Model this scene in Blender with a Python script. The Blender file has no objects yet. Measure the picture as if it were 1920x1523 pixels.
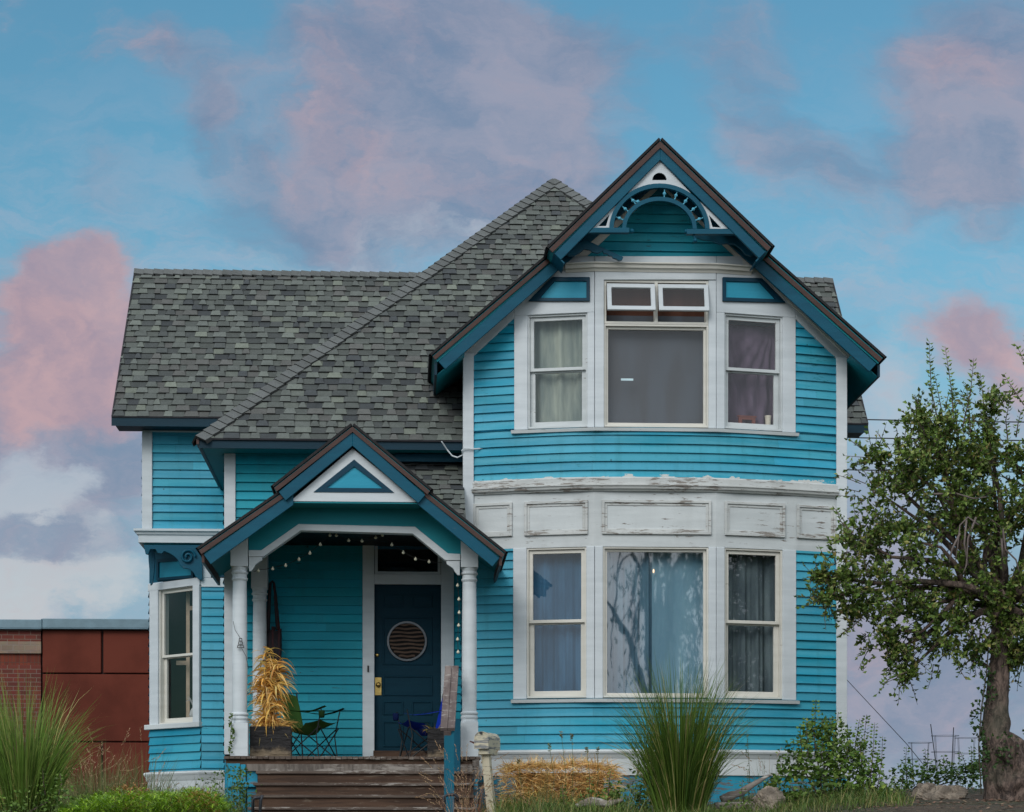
import bpy, math, random
from mathutils import Vector, noise as mnoise
random.seed(7)
R = math.radians
sc = bpy.context.scene
C = bpy.data.collections.new('scene'); sc.collection.children.link(C)

# ------------------------------------------------------------ camera model (used to measure the place)
F, HZ, CX = 4100.0, 1600.0, 960.0
TH = math.atan(200.0 / F)
CY, EYE = -27.33, 1.6
sT, cT = math.sin(TH), math.cos(TH)
V = Vector

class Plane:
    """vertical plane: origin o, horizontal tangent t, outward normal n"""
    def __init__(s, a, b, xm=None):
        s.o = V((a[0], a[1], 0)); d = V((b[0]-a[0], b[1]-a[1], 0)); s.len = d.length
        s.t = d.normalized(); s.n = V((s.t.y, -s.t.x, 0)); s.xm = xm
    def p(s, px, py):
        d = V((sT+(px-CX)/F*cT, cT-(px-CX)/F*sT, (HZ-py)/F)); c = V((0, CY, EYE))
        k = (s.o-c).dot(s.n)/d.dot(s.n); return c+d*k
    def at(s, u, z, off=0): return s.o+s.t*u+V((0,0,z))+s.n*off
    def u(s, px): return (s.p(px, 1000)-s.o).dot(s.t)
    def z(s, py, px=None): return s.p(px if px is not None else s.xm, py).z

def YP(Y, xm=960): return Plane((0, Y), (1, Y), xm)
def P(px, py, Y): return YP(Y).p(px, py)
def X(px, Y): return P(px, 1000, Y).x
def Z(py, Y, px=960): return P(px, py, Y).z

# ------------------------------------------------------------ mesh builder
WL = {}
class MB:
    def __init__(s): s.v=[]; s.f=[]; s.c=[]
    def add(s, vs, fs, col=None):
        b=len(s.v); s.v.extend([tuple(v) for v in vs])
        for f in fs:
            s.f.append(tuple(b+i for i in f)); s.c.append(col)
    def quad(s,a,b,c,d,col=None): s.add([a,b,c,d],[(0,1,2,3)],col)
    def box(s,x0,x1,y0,y1,z0,z1,col=None):
        s.add([(x0,y0,z0),(x1,y0,z0),(x1,y1,z0),(x0,y1,z0),(x0,y0,z1),(x1,y0,z1),(x1,y1,z1),(x0,y1,z1)],
              [(0,3,2,1),(4,5,6,7),(0,1,5,4),(1,2,6,5),(2,3,7,6),(3,0,4,7)],col)
    def prism(s, pts, vec, col=None):
        n=len(pts); pts=[V(p) for p in pts]; vec=V(vec)
        nn=V((0,0,0))
        for i in range(n): nn+=pts[i].cross(pts[(i+1)%n])
        if nn.dot(vec)>0: pts=pts[::-1]
        s.add(pts+[p+vec for p in pts],[tuple(range(n)),tuple(range(2*n-1,n-1,-1))]+
              [((i+1)%n,i,n+i,n+(i+1)%n) for i in range(n)],col)
    def ring(s, outer, inner, vec, col=None):
        """frame between two closed outlines of equal count, extruded by vec"""
        n=len(outer); vec=V(vec); o=[V(p) for p in outer]; i_=[V(p) for p in inner]
        vs=o+i_+[p+vec for p in o]+[p+vec for p in i_]; fs=[]
        for k in range(n):
            j=(k+1)%n
            fs+= [(k,j,n+j,n+k),(2*n+j,2*n+k,3*n+k,3*n+j),(k,2*n+k,2*n+j,j),(n+j,3*n+j,3*n+k,n+k)]
        s.add(vs,fs,col)
    def tube(s, pts, rad, n=8, col=None, cap=True):
        pts=[V(p) for p in pts]; m=len(pts)
        if not isinstance(rad,(list,tuple)): rad=[rad]*m
        vs=[]; fs=[]; up=None
        for i,p in enumerate(pts):
            d=(pts[min(i+1,m-1)]-pts[max(i-1,0)])
            d = d.normalized() if d.length>1e-9 else V((0,0,1))
            if up is None: up = d.orthogonal().normalized()
            up=(up-d*up.dot(d)); up = up.normalized() if up.length>1e-6 else d.orthogonal().normalized()
            w=d.cross(up)
            for k in range(n):
                a=2*math.pi*k/n; vs.append(p+(up*math.cos(a)+w*math.sin(a))*rad[i])
        for i in range(m-1):
            for k in range(n):
                j=(k+1)%n; fs.append((i*n+k,i*n+j,(i+1)*n+j,(i+1)*n+k))
        if cap: fs.append(tuple(range(n-1,-1,-1))); fs.append(tuple((m-1)*n+k for k in range(n)))
        s.add(vs,fs,col)
    def lathe(s, base, prof, n=20, col=None, axis=None):
        """prof: list of (radius, height)"""
        b=V(base); vs=[]; fs=[]; m=len(prof)
        ax=V(axis).normalized() if axis else V((0,0,1)); e1=ax.orthogonal().normalized(); e2=ax.cross(e1)
        for r,h in prof:
            for k in range(n):
                a=2*math.pi*k/n; vs.append(b+ax*h+(e1*math.cos(a)+e2*math.sin(a))*r)
        for i in range(m-1):
            for k in range(n):
                j=(k+1)%n; fs.append((i*n+k,i*n+j,(i+1)*n+j,(i+1)*n+k))
        fs.append(tuple(range(n-1,-1,-1))); fs.append(tuple((m-1)*n+k for k in range(n)))
        s.add(vs,fs,col)
    def ball(s,c,r,n=10,col=None,sc_=(1,1,1)):
        c=V(c); m=n//2+1
        vs=[]; fs=[]
        for i in range(1,m):
            th=math.pi*i/m
            for k in range(n):
                a=2*math.pi*k/n
                vs.append(c+V((r*math.sin(th)*math.cos(a)*sc_[0],r*math.sin(th)*math.sin(a)*sc_[1],r*math.cos(th)*sc_[2])))
        t=len(vs); vs+= [c+V((0,0,r*sc_[2])),c-V((0,0,r*sc_[2]))]
        for i in range(m-2):
            for k in range(n):
                j=(k+1)%n; fs.append((i*n+k,(i+1)*n+k,(i+1)*n+j,i*n+j))
        for k in range(n):
            j=(k+1)%n; fs.append((t,k,j)); fs.append((t+1,(m-2)*n+j,(m-2)*n+k))
        s.add(vs,fs,col)
    def sweep(s, path, prof, z, col=None, closed=False):
        """prof: closed list (out, dz) swept along a horizontal path of (x,y); out is to the right of travel (toward viewer when going +x)"""
        n=len(path); k=len(prof); vs=[]; fs=[]
        for i in range(n):
            def nrm(a,b):
                d=V((b[0]-a[0],b[1]-a[1],0)).normalized(); return V((d.y,-d.x,0))
            if i==0: m=nrm(path[0],path[1])
            elif i==n-1: m=nrm(path[-2],path[-1])
            else:
                a=nrm(path[i-1],path[i]); b=nrm(path[i],path[i+1]); m=(a+b); m=m/ (m.length**2)*2
            for o,dz in prof: vs.append(V((path[i][0],path[i][1],z+dz))+m*o)
        for i in range(n-1):
            for j in range(k):
                q=(j+1)%k; fs.append((i*k+j,(i+1)*k+j,(i+1)*k+q,i*k+q))
        fs.append(tuple(range(k))); fs.append(tuple((n-1)*k+j for j in range(k-1,-1,-1)))
        s.add(vs,fs,col)
    def build(s, name, mat, parent=None, smooth=False, bevel=0, base=None):
        if parent is not None: o0=WL[parent]
        elif base is not None: o0=V(base)
        else:
            xs=[v[0] for v in s.v]; ys=[v[1] for v in s.v]; zs=[v[2] for v in s.v]
            o0=V(((min(xs)+max(xs))/2,(min(ys)+max(ys))/2,min(zs)))
        me=bpy.data.meshes.new(name)
        me.from_pydata([(v[0]-o0.x,v[1]-o0.y,v[2]-o0.z) for v in s.v],[],s.f)
        if any(c is not None for c in s.c):
            at=me.color_attributes.new('tint','FLOAT_COLOR','CORNER'); data=[]
            for p in me.polygons:
                c=s.c[p.index] or (1,1,1)
                for _ in range(p.loop_total): data.extend((c[0],c[1],c[2],1))
            at.data.foreach_set('color',data)
        if smooth:
            me.polygons.foreach_set('use_smooth',[True]*len(me.polygons))
        me.materials.append(mat); me.update()
        o=bpy.data.objects.new(name,me); C.objects.link(o)
        if parent is not None: o.parent=parent
        else: o.location=o0
        WL[o]=o0
        if bevel:
            b=o.modifiers.new('Bevel','BEVEL'); b.width=bevel; b.segments=1; b.limit_method='ANGLE'; b.angle_limit=R(40)
        return o

def tag(o,label=None,cat=None,group=None,kind=None):
    if label: o['label']=label
    if cat: o['category']=cat
    if group: o['group']=group
    if kind: o['kind']=kind
    return o
def empty(name,loc,label,cat,group=None):
    o=bpy.data.objects.new(name,None); C.objects.link(o); o.location=loc; WL[o]=V(loc); o.empty_display_size=.1
    return tag(o,label,cat,group)
def copy_tree(o,parent=None):
    c=o.copy(); C.objects.link(c)
    if parent is not None: c.parent=parent
    for ch in [x for x in C.objects if x.parent==o]: copy_tree(ch,c)
    return c

# ------------------------------------------------------------ materials
def srgb(r,g,b):
    f=lambda c:(c/255/12.92) if c/255<=.04045 else ((c/255+.055)/1.055)**2.4
    return (f(r),f(g),f(b))
class NT:
    def __init__(s,tree): s.t=tree; s.l=tree.links; s.n=tree.nodes
    def node(s,t,**k):
        n=s.n.new(t)
        for a,b in k.items(): setattr(n,a,b)
        return n
    def link(s,a,b): s.l.new(a,b)
    def _in(s,sock,v):
        if v is None: return
        if isinstance(v,bpy.types.NodeSocket): s.l.new(v,sock)
        else:
            if sock.type=='RGBA' and len(v)==3: v=(*v,1)
            sock.default_value=v
    def math(s,op,a,b=None,c=None,clamp=False):
        n=s.node('ShaderNodeMath',operation=op,use_clamp=clamp)
        for i,v in enumerate((a,b,c)): s._in(n.inputs[i],v) if v is not None else None
        return n.outputs[0]
    def vmath(s,op,a,b=None,scale=None):
        n=s.node('ShaderNodeVectorMath',operation=op); s._in(n.inputs[0],a)
        if b is not None: s._in(n.inputs[1],b)
        if scale is not None: s._in(n.inputs['Scale'],scale)
        return n.outputs['Value'] if op in('LENGTH','DOT_PRODUCT','DISTANCE') else n.outputs[0]
    def noise(s,vec,scale,detail=4,rough=.55,dist=0,color=False):
        n=s.node('ShaderNodeTexNoise'); s._in(n.inputs['Vector'],vec); n.inputs['Scale'].default_value=scale
        n.inputs['Detail'].default_value=detail; n.inputs['Roughness'].default_value=rough; n.inputs['Distortion'].default_value=dist
        return n.outputs['Color'] if color else n.outputs['Fac']
    def ramp(s,v,a,b,lo=0.,hi=1.,smooth=True):
        n=s.node('ShaderNodeMapRange',interpolation_type='SMOOTHSTEP' if smooth else 'LINEAR',clamp=True); s._in(n.inputs['Value'],v)
        s._in(n.inputs['From Min'],a); s._in(n.inputs['From Max'],b)
        n.inputs['To Min'].default_value=lo; n.inputs['To Max'].default_value=hi
        return n.outputs[0]
    def mix(s,f,a,b,mode='MIX'):
        n=s.node('ShaderNodeMix',data_type='RGBA',blend_type=mode); s._in(n.inputs[0],f); s._in(n.inputs[6],a); s._in(n.inputs[7],b)
        return n.outputs[2]
    def scalev(s,vec,sc_):
        return s.vmath('MULTIPLY',vec,sc_)
def newmat(name):
    m=bpy.data.materials.new(name); m.use_nodes=True; m.node_tree.nodes.clear(); N=NT(m.node_tree)
    out=N.node('ShaderNodeOutputMaterial'); b=N.node('ShaderNodeBsdfPrincipled'); N.link(b.outputs[0],out.inputs[0])
    geo=N.node('ShaderNodeNewGeometry'); tc=N.node('ShaderNodeTexCoord')
    return m,N,b,geo.outputs['Position'],out
def bump(N,b,h,dist=.01,st=.5):
    n=N.node('ShaderNodeBump'); n.inputs['Distance'].default_value=dist; n.inputs['Strength'].default_value=st
    N._in(n.inputs['Height'],h); N.link(n.outputs[0],b.inputs['Normal'])
def tint(N):
    a=N.node('ShaderNodeAttribute',attribute_name='tint'); return a.outputs['Color']

def m_paint(name,col,col2=None,rough=.55,var=.35,grain=(1,1,8),wear=None,wear_amt=.0,tinted=False,dirt=.0,band=None,spec=.22):
    """painted timber: soft tone variation along the board, optional wear showing bare wood. band=(z0,z1,col,amt): scraped band"""
    m,N,b,pos,out=newmat(name)
    col2=col2 or tuple(c*.72 for c in col)
    v=N.scalev(pos,grain)
    n1=N.noise(v,1.3,5,.6); n2=N.noise(pos,.55,3)
    f=N.ramp(N.math('ADD',N.math('MULTIPLY',n1,.6),N.math('MULTIPLY',n2,.4)),.5-.16,.5+.16)
    c=N.mix(N.math('MULTIPLY',f,var/.35*.6,clamp=True),col,col2)
    if tinted:
        c=N.mix(1.,c,tint(N),'MULTIPLY')
        st=N.ramp(N.noise(N.scalev(pos,(5,5,.5)),1.6,5,.65),.5,.72); c=N.mix(N.math('MULTIPLY',st,.28),c,(.02,.17,.21))
        vo=N.node('ShaderNodeTexVoronoi'); vo.inputs['Scale'].default_value=2.6; N.link(pos,vo.inputs['Vector']); c=N.mix(N.ramp(vo.outputs['Distance'],.022,.034,.8,0.),c,(.02,.06,.07))
    fine=N.noise(N.scalev(pos,(3,3,40)),4,4,.7)
    if wear_amt>0:
        w=N.noise(N.scalev(pos,(2.2,2.2,16)),2.2,7,.72,.4); w2=N.noise(pos,1.6,2)
        k=N.math('ADD',N.math('MULTIPLY',w,.75),N.math('MULTIPLY',w2,.25))
        f2=N.ramp(k,.66-wear_amt*.32,.69-wear_amt*.30)
        c=N.mix(f2,c,N.mix(fine,tuple(x*.6 for x in wear),wear))
    if band:
        z0,z1,bc,amt=band
        zz=N.node('ShaderNodeSeparateXYZ'); N.link(pos,zz.inputs[0])
        g=N.ramp(zz.outputs['Z'],z0,z1,1,0,False)
        nn=N.noise(N.scalev(pos,(1,1,2.2)),4.2,5,.6)
        f3=N.ramp(N.math('ADD',g,N.math('MULTIPLY',nn,1.5)),1.62-amt,1.65-amt)
        f3=N.math('MULTIPLY',f3,N.ramp(g,.0,.05))
        c=N.mix(f3,c,bc)
    if dirt>0:
        d=N.ramp(N.noise(N.scalev(pos,(1,1,.35)),1.7,6,.65),.45,.75)
        c=N.mix(N.math('MULTIPLY',d,dirt),c,(.12,.11,.09))
    N.link(c,b.inputs['Base Color']); b.inputs['Roughness'].default_value=rough
    b.inputs['Specular IOR Level'].default_value=spec
    bump(N,b,N.math('ADD',N.math('MULTIPLY',fine,.6),N.noise(pos,40,3)),.004,.35)
    return m
def m_plain(name,col,rough=.6,var=.25,scale=6,metal=0,bmp=.003,tinted=False,spec=.4,stretch=(1,1,1)):
    m,N,b,pos,out=newmat(name)
    n=N.noise(N.scalev(pos,stretch),scale,5,.6)
    c=N.mix(N.math('MULTIPLY',N.ramp(n,.35,.65),var/.25*.5,clamp=True),col,tuple(x*.5 for x in col))
    if tinted: c=N.mix(1.,c,tint(N),'MULTIPLY')
    N.link(c,b.inputs['Base Color']); b.inputs['Roughness'].default_value=rough; b.inputs['Metallic'].default_value=metal
    b.inputs['Specular IOR Level'].default_value=spec
    bump(N,b,N.noise(N.scalev(pos,stretch),scale*6,4),bmp,.5)
    return m
def m_leaf(name,rough=.5,trans=.25):
    m,N,b,pos,out=newmat(name)
    n=N.noise(pos,3,3); t=tint(N)
    c=N.mix(N.math('MULTIPLY',N.ramp(n,.35,.65),.35),t,N.mix(1.,t,(.55,.6,.45),'MULTIPLY'))
    N.link(c,b.inputs['Base Color']); b.inputs['Roughness'].default_value=rough; b.inputs['Specular IOR Level'].default_value=.3
    tr=N.node('ShaderNodeBsdfTranslucent'); N.link(c,tr.inputs['Color'])
    mx=N.node('ShaderNodeMixShader'); mx.inputs[0].default_value=trans
    N.link(b.outputs[0],mx.inputs[1]); N.link(tr.outputs[0],mx.inputs[2]); N.link(mx.outputs[0],out.inputs[0])
    return m
def m_glass(name,fac=.28,tint_=(1,1,1)):
    m=bpy.data.materials.new(name); m.use_nodes=True; m.node_tree.nodes.clear(); N=NT(m.node_tree)
    out=N.node('ShaderNodeOutputMaterial'); g=N.node('ShaderNodeBsdfGlossy'); g.inputs['Roughness'].default_value=.015
    g.inputs['Color'].default_value=(.95,.97,1,1)
    t=N.node('ShaderNodeBsdfTransparent'); t.inputs['Color'].default_value=(*tint_,1)
    geo=N.node('ShaderNodeNewGeometry'); h=N.noise(geo.outputs['Position'],1.6,2,.4)
    bp=N.node('ShaderNodeBump'); bp.inputs['Distance'].default_value=.0022; bp.inputs['Strength'].default_value=.3; N.link(h,bp.inputs['Height']); N.link(bp.outputs[0],g.inputs['Normal'])
    mx=N.node('ShaderNodeMixShader'); mx.inputs[0].default_value=fac
    N.link(t.outputs[0],mx.inputs[1]); N.link(g.outputs[0],mx.inputs[2]); N.link(mx.outputs[0],out.inputs[0])
    return m

WOODG=(.20,.17,.145)
Zc905=Z(905,-.4,1228)
TEAL=(.005,.260,.385); TEAL2=(.012,.165,.27)
M={}
M['siding']=m_paint('teal_siding',TEAL,(.05,.33,.455),var=.9,grain=(.5,.5,5),tinted=True,rough=.5,wear=(.008,.17,.22),wear_amt=.08)
M['siding_scraped']=m_paint('teal_siding_scraped',TEAL,(.06,.34,.465),var=1.,grain=(.5,.5,5),tinted=True,rough=.5,wear=(.006,.16,.20),wear_amt=.14,band=(Zc905-.02,Zc905+.2,(.50,.51,.49),.20))
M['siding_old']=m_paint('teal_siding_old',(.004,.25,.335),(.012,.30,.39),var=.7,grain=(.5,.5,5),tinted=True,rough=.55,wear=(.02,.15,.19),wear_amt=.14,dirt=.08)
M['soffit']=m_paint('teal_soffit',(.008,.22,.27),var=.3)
M['dark']=m_paint('deep_blue_trim',(.0005,.064,.112),(.001,.085,.14),var=.5,rough=.45,wear=(.25,.16,.1),wear_amt=.02)
M['navy']=m_paint('navy_frame',(.001,.040,.075),var=.3,rough=.45)
M['fascia']=m_paint('navy_fascia',(.002,.030,.052),var=.4,rough=.5)
M['panel']=m_paint('bright_teal_panel',(.03,.31,.45),(.02,.25,.37),var=.5,rough=.45)
M['white']=m_paint('white_trim',(.60,.65,.68),(.48,.53,.56),var=.45,rough=.5,wear=(.33,.30,.26),wear_amt=.035,dirt=.10)
M['white_worn']=m_paint('white_trim_worn',(.58,.62,.63),(.47,.51,.52),var=.5,rough=.6,wear=WOODG,wear_amt=.20,dirt=.15)
M['white_peel']=m_paint('white_trim_peeling',(.56,.58,.57),(.46,.49,.49),var=.5,rough=.7,wear=(.30,.275,.25),wear_amt=.40,dirt=.2)
M['cream']=m_paint('cream_sash',(.66,.65,.60),(.55,.54,.48),var=.4,rough=.45,wear=(.3,.27,.2),wear_amt=.05)
M['brown']=m_paint('brown_metal_edge',(.055,.030,.026),(.08,.045,.038),var=.5,rough=.45)
M['door']=m_paint('door_blue',(.001,.028,.048),(.002,.038,.062),var=.4,rough=.5,spec=.12)
M['deckwood']=m_paint('weathered_deck_wood',(.13,.105,.088),(.075,.055,.045),var=.9,grain=(1.2,1.2,18),rough=.8,wear=(.36,.33,.30),wear_amt=.35)
M['stepwood']=m_paint('brown_step_wood',(.095,.055,.036),(.05,.030,.021),var=.9,grain=(1.2,1.2,18),rough=.75,wear=(.16,.12,.09),wear_amt=.3)
M['greywood']=m_paint('grey_weathered_wood',(.20,.175,.155),(.10,.085,.075),var=.9,grain=(14,3,3),rough=.85,wear=(.34,.31,.28),wear_amt=.4)
M['bluewood']=m_paint('peeling_blue_boards',(.02,.27,.40),(.02,.20,.32),var=.6,grain=(6,6,1),rough=.7,wear=(.16,.15,.14),wear_amt=.45)
M['glass']=m_glass('window_glass',.065); M['glass_mid']=m_glass('wide_window_glass',.17); M['glass_up']=m_glass('upstairs_glass',.045)
M['glass_lo']=m_glass('window_glass_dark',.07)
M['room']=m_plain('unlit_dark',(.02,.02,.022),.9)  # near-black colour stands in for missing light indoors
M['black']=m_plain('black_metal',(.012,.012,.013),.45)
M['iron']=m_plain('dark_iron_pipe',(.035,.04,.05),.5,metal=.4)
M['brass']=m_plain('brass',(.55,.38,.12),.3,metal=.9)

# shingle: granular asphalt, colour of each tab from the mesh
def m_shingle():
    m,N,b,pos,out=newmat('asphalt_shingle')
    t=tint(N); g=N.noise(pos,160,2,.7); g2=N.noise(pos,12,4)
    c=N.mix(N.ramp(g,.3,.7),N.mix(1.,t,(.62,.62,.62),'MULTIPLY'),N.mix(1.,t,(1.3,1.3,1.3),'MULTIPLY'))
    c=N.mix(N.math('MULTIPLY',N.ramp(g2,.4,.7),.35),c,N.mix(1.,t,(.6,.62,.58),'MULTIPLY'))
    N.link(c,b.inputs['Base Color']); b.inputs['Roughness'].default_value=.95; b.inputs['Specular IOR Level'].default_value=.15
    bump(N,b,g,.004,.6); return m
M['shingle']=m_shingle()
# ------------------------------------------------------------ generators: siding, shingles
def clip2(poly, region):
    """clip convex poly by convex region (both lists of (x,y), region counter-clockwise)"""
    out=list(poly)
    for i in range(len(region)):
        a=region[i]; b=region[(i+1)%len(region)]
        if not out: return []
        src=out; out=[]
        side=lambda p:(b[0]-a[0])*(p[1]-a[1])-(b[1]-a[1])*(p[0]-a[0])
        for k in range(len(src)):
            p=src[k]; q=src[(k+1)%len(src)]; sp=side(p); sq=side(q)
            if sp>=0: out.append(p)
            if (sp>0 and sq<0) or (sp<0 and sq>0):
                t=sp/(sp-sq); out.append((p[0]+(q[0]-p[0])*t,p[1]+(q[1]-p[1])*t))
    return out
def ccw(poly):
    a=sum(poly[i][0]*poly[(i+1)%len(poly)][1]-poly[(i+1)%len(poly)][0]*poly[i][1] for i in range(len(poly)))
    return poly if a>0 else poly[::-1]

ZREF=Z(1409,-.4,1228)
def siding(mb, path, z0, z1, region=None, e=.1085, zref=None, s0=None, s1=None, seed=1):
    """lapped boards along a horizontal path of (x,y); outward is to the right of travel"""
    rnd=random.Random(seed); zref=ZREF if zref is None else zref
    n=len(path); S=[0]
    for i in range(n-1): S.append(S[-1]+math.dist(path[i],path[i+1]))
    def nr(a,b): d=V((b[0]-a[0],b[1]-a[1],0)).normalized(); return V((d.y,-d.x,0))
    ms=[]
    for i in range(n):
        if i==0: ms.append(nr(path[0],path[1]))
        elif i==n-1: ms.append(nr(path[-2],path[-1]))
        else:
            m=nr(path[i-1],path[i])+nr(path[i],path[i+1]); ms.append(m/(m.length**2)*2)
    if region: region=ccw(region)
    i0=math.floor((z0-zref)/e); i1=math.ceil((z1-zref)/e)
    def strip(i,a,b,zb,tc,lift):
        lo=max(zb,z0); hi=min(zb+e,z1)
        if hi-lo<1e-4 or b-a<1e-5: return
        q=[(a,lo),(b,lo),(b,hi),(a,hi)]
        if region: q=clip2(q,region)
        if len(q)<3: return
        def mp(s,z,off):
            t=(s-S[i])/(S[i+1]-S[i]); p=V((*path[i],0)).lerp(V((*path[i+1],0)),t)
            return p+ms[i].lerp(ms[i+1],t)*off+V((0,0,z))
        mb.add([mp(s,z,(.004+.027*(1-(z-zb)/e))*lift) for s,z in q],[tuple(range(len(q)))],tc)
        bs=[s for s,z in q if abs(z-lo)<1e-6]
        if len(bs)>=2:
            a2,b2=min(bs),max(bs)
            mb.add([mp(a2,lo,0),mp(b2,lo,0),mp(b2,lo,.031*lift),mp(a2,lo,.031*lift)],[(0,1,2,3)],tc)
    for c in range(i0,i1):
        zb=zref+c*e; lift=rnd.uniform(.85,1.15)
        joints=[]; j=rnd.uniform(.4,3.2)
        while j<S[-1]: joints.append(j); j+=rnd.uniform(1.5,4.2)
        tcs=[]
        for _ in range(len(joints)+1): br=rnd.uniform(.84,1.12); tcs.append((br*rnd.uniform(.9,1.15),br,br*rnd.uniform(.96,1.04)))
        for i in range(n-1):
            a=max(S[i],s0 if s0 is not None else -9e9); b=min(S[i+1],s1 if s1 is not None else 9e9)
            if b-a<1e-5: continue
            js=[j for j in joints if a<j<b]
            for a,b in zip([a]+js,js+[b]):
              tk=tcs[sum(1 for j in joints if j<=a+1e-6)]
              strip(i,a+(.0012 if a in js else 0),b,zb,tk,lift)

SH=[((.135,.146,.142),6),((.108,.117,.115),5),((.160,.174,.164),3),((.070,.076,.084),2.2),((.19,.205,.182),1.0),((.122,.122,.122),3),((.088,.095,.098),3)]
def shade(rnd):
    c=rnd.choices([a for a,_ in SH],[w for _,w in SH])[0]; k=rnd.uniform(.88,1.1); return (c[0]*k*.93,c[1]*k*.965,c[2]*k*.93)
def shingles(mb, poly, e=.139, seed=3, dark=1.0):
    """poly: convex 3-D outline; first edge is the eave (left to right seen from outside). laminated tabs in courses"""
    rnd=random.Random(seed); poly=[V(p) for p in poly]
    o=poly[0]; ex=(poly[1]-poly[0]).normalized(); nn=V((0,0,0))
    for i in range(len(poly)): nn+=(poly[i]-o).cross(poly[(i+1)%len(poly)]-o)
    nn.normalize()
    if nn.z<0: nn=-nn
    ey=nn.cross(ex)
    if ey.z<0: ey=-ey
    reg=ccw([((p-o).dot(ex),(p-o).dot(ey)) for p in poly])
    x0=min(p[0] for p in reg); x1=max(p[0] for p in reg); y1=max(p[1] for p in reg)
    def put(q,yb,h0,h1,col,lip=True):
        q=clip2(q,reg)
        if len(q)<3: return
        f=lambda p:o+ex*p[0]+ey*p[1]+nn*(h0+(h1-h0)*(p[1]-yb)/e)
        mb.add([f(p) for p in q],[tuple(range(len(q)))],col)
        if lip:
            bs=[p for p in q if abs(p[1]-yb)<1e-6]
            if len(bs)>=2:
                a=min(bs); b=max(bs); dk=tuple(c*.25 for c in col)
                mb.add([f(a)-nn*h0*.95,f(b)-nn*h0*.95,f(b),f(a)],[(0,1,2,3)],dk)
    r=0; y=0
    while y<y1:
        x=x0-rnd.uniform(0,.3); up=rnd.random()<.5
        while x<x1:
            w=rnd.uniform(.09,.22) if up else rnd.uniform(.07,.20)
            col=tuple(c*dark for c in shade(rnd))
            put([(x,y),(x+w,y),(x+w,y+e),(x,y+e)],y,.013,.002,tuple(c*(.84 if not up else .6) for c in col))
            if up:
                k=rnd.uniform(.008,.035)
                put([(x,y),(x+w,y),(x+w-k,y+e*.97),(x+k,y+e*.97)],y,.024,.013,col)
            x+=w; up=not up
        y+=e
def caps(mb, a, b, n1, n2, w=.13, seed=4):
    """ridge or hip caps from a (low) to b (high); n1,n2 = down-slope directions on both sides"""
    rnd=random.Random(seed); a=V(a); b=V(b); d=(b-a); L=d.length; d.normalize(); n=int(L/.145)
    def sdir(N_):
        q=d.cross(V(N_).normalized()); return q if q.z<0 else -q
    up=(V(n1).normalized()+V(n2).normalized()).normalized(); n1=sdir(n1); n2=sdir(n2)
    for i in range(n):
        s=L*i/n; t=L*(i+1)/n+.03
        k_=rnd.uniform(.85,1.15); col=(.125*k_,.135*k_,.135*k_); p=a+d*s; q=a+d*min(t,L)
        for sd in (n1,n2):
            sd=V(sd).normalized()
            mb.add([p+up*.055,p+sd*w+up*.046,q+sd*w+up*.028,q+up*.037],[(0,1,2,3)],col)
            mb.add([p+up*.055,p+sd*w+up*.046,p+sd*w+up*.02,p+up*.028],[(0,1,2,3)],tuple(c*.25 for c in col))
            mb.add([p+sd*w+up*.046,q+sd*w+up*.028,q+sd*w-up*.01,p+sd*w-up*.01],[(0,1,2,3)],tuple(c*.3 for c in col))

# ============================================================ THE HOUSE
HB=V((X(960,1.5),1.5,2.25))
house=empty('house',HB,'two storey blue clapboard house with white trim, grey shingle roofs and a gabled porch','house')
def part(mb,name,mat,parent=None,**k):
    return mb.build(name,M[mat] if isinstance(mat,str) else mat,parent or house,**k)

# ---- bow front: facets between measured breaks
BX=[(888,0),(965,-.17),(1115,-.40),(1342,-.40),(1490,-.17),(1567,0)]
BOW=[(X(p,y),y) for p,y in BX]
mids=[926,1040,1228,1416,1528]
FC=[Plane(BOW[i],BOW[i+1],mids[i]) for i in range(5)]
ZC=lambda py:Z(py,-.4,1228)          # heights read at the middle of the bow
BS=[0]
for i in range(5): BS.append(BS[-1]+math.dist(BOW[i],BOW[i+1]))
def bow_s(px):
    for i in range(5):
        if px<=BX[i+1][0] or i==4: return BS[i]+FC[i].u(px)
def fpoly(mb,pl,pts,o0,o1,col=None):
    q=[pl.p(*p)+pl.n*o0 for p in pts]; mb.prism(q,pl.n*(o1-o0),col)
def frect(pl,x0,x1,z0,z1,off=0,grow=0):
    u0,u1=pl.u(x0)-grow,pl.u(x1)+grow
    return [pl.at(u0,z0-grow,off),pl.at(u1,z0-grow,off),pl.at(u1,z1+grow,off),pl.at(u0,z1+grow,off)]
def fbox(mb,pl,x0,x1,z0,z1,o0,o1,col=None):
    mb.prism(frect(pl,x0,x1,z0,z1,o0),pl.n*(o1-o0),col)

z_base=ZC(1407); z_sillL=ZC(1310); z_headL=ZC(1026)
z_fr1=ZC(922); z_corn=ZC(896)
z_sillU=ZC(803); z_top=ZC(497)
def cr(pts,k=5):
    out=[]; n=len(pts)
    for i in range(n-1):
        p0=pts[i-1] if i else (2*pts[0][0]-pts[1][0],2*pts[0][1]-pts[1][1]); p1=pts[i]; p2=pts[i+1]; p3=pts[i+2] if i+2<n else (2*p2[0]-p1[0],2*p2[1]-p1[1])
        for j in range(k):
            t=j/k; out.append(tuple(.5*((2*p1[q])+(-p0[q]+p2[q])*t+(2*p0[q]-5*p1[q]+4*p2[q]-p3[q])*t*t+(-p0[q]+3*p1[q]-3*p2[q]+p3[q])*t**3) for q in (0,1)))
    out.append(pts[-1]); return out
BOWF=cr(BOW)
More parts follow.
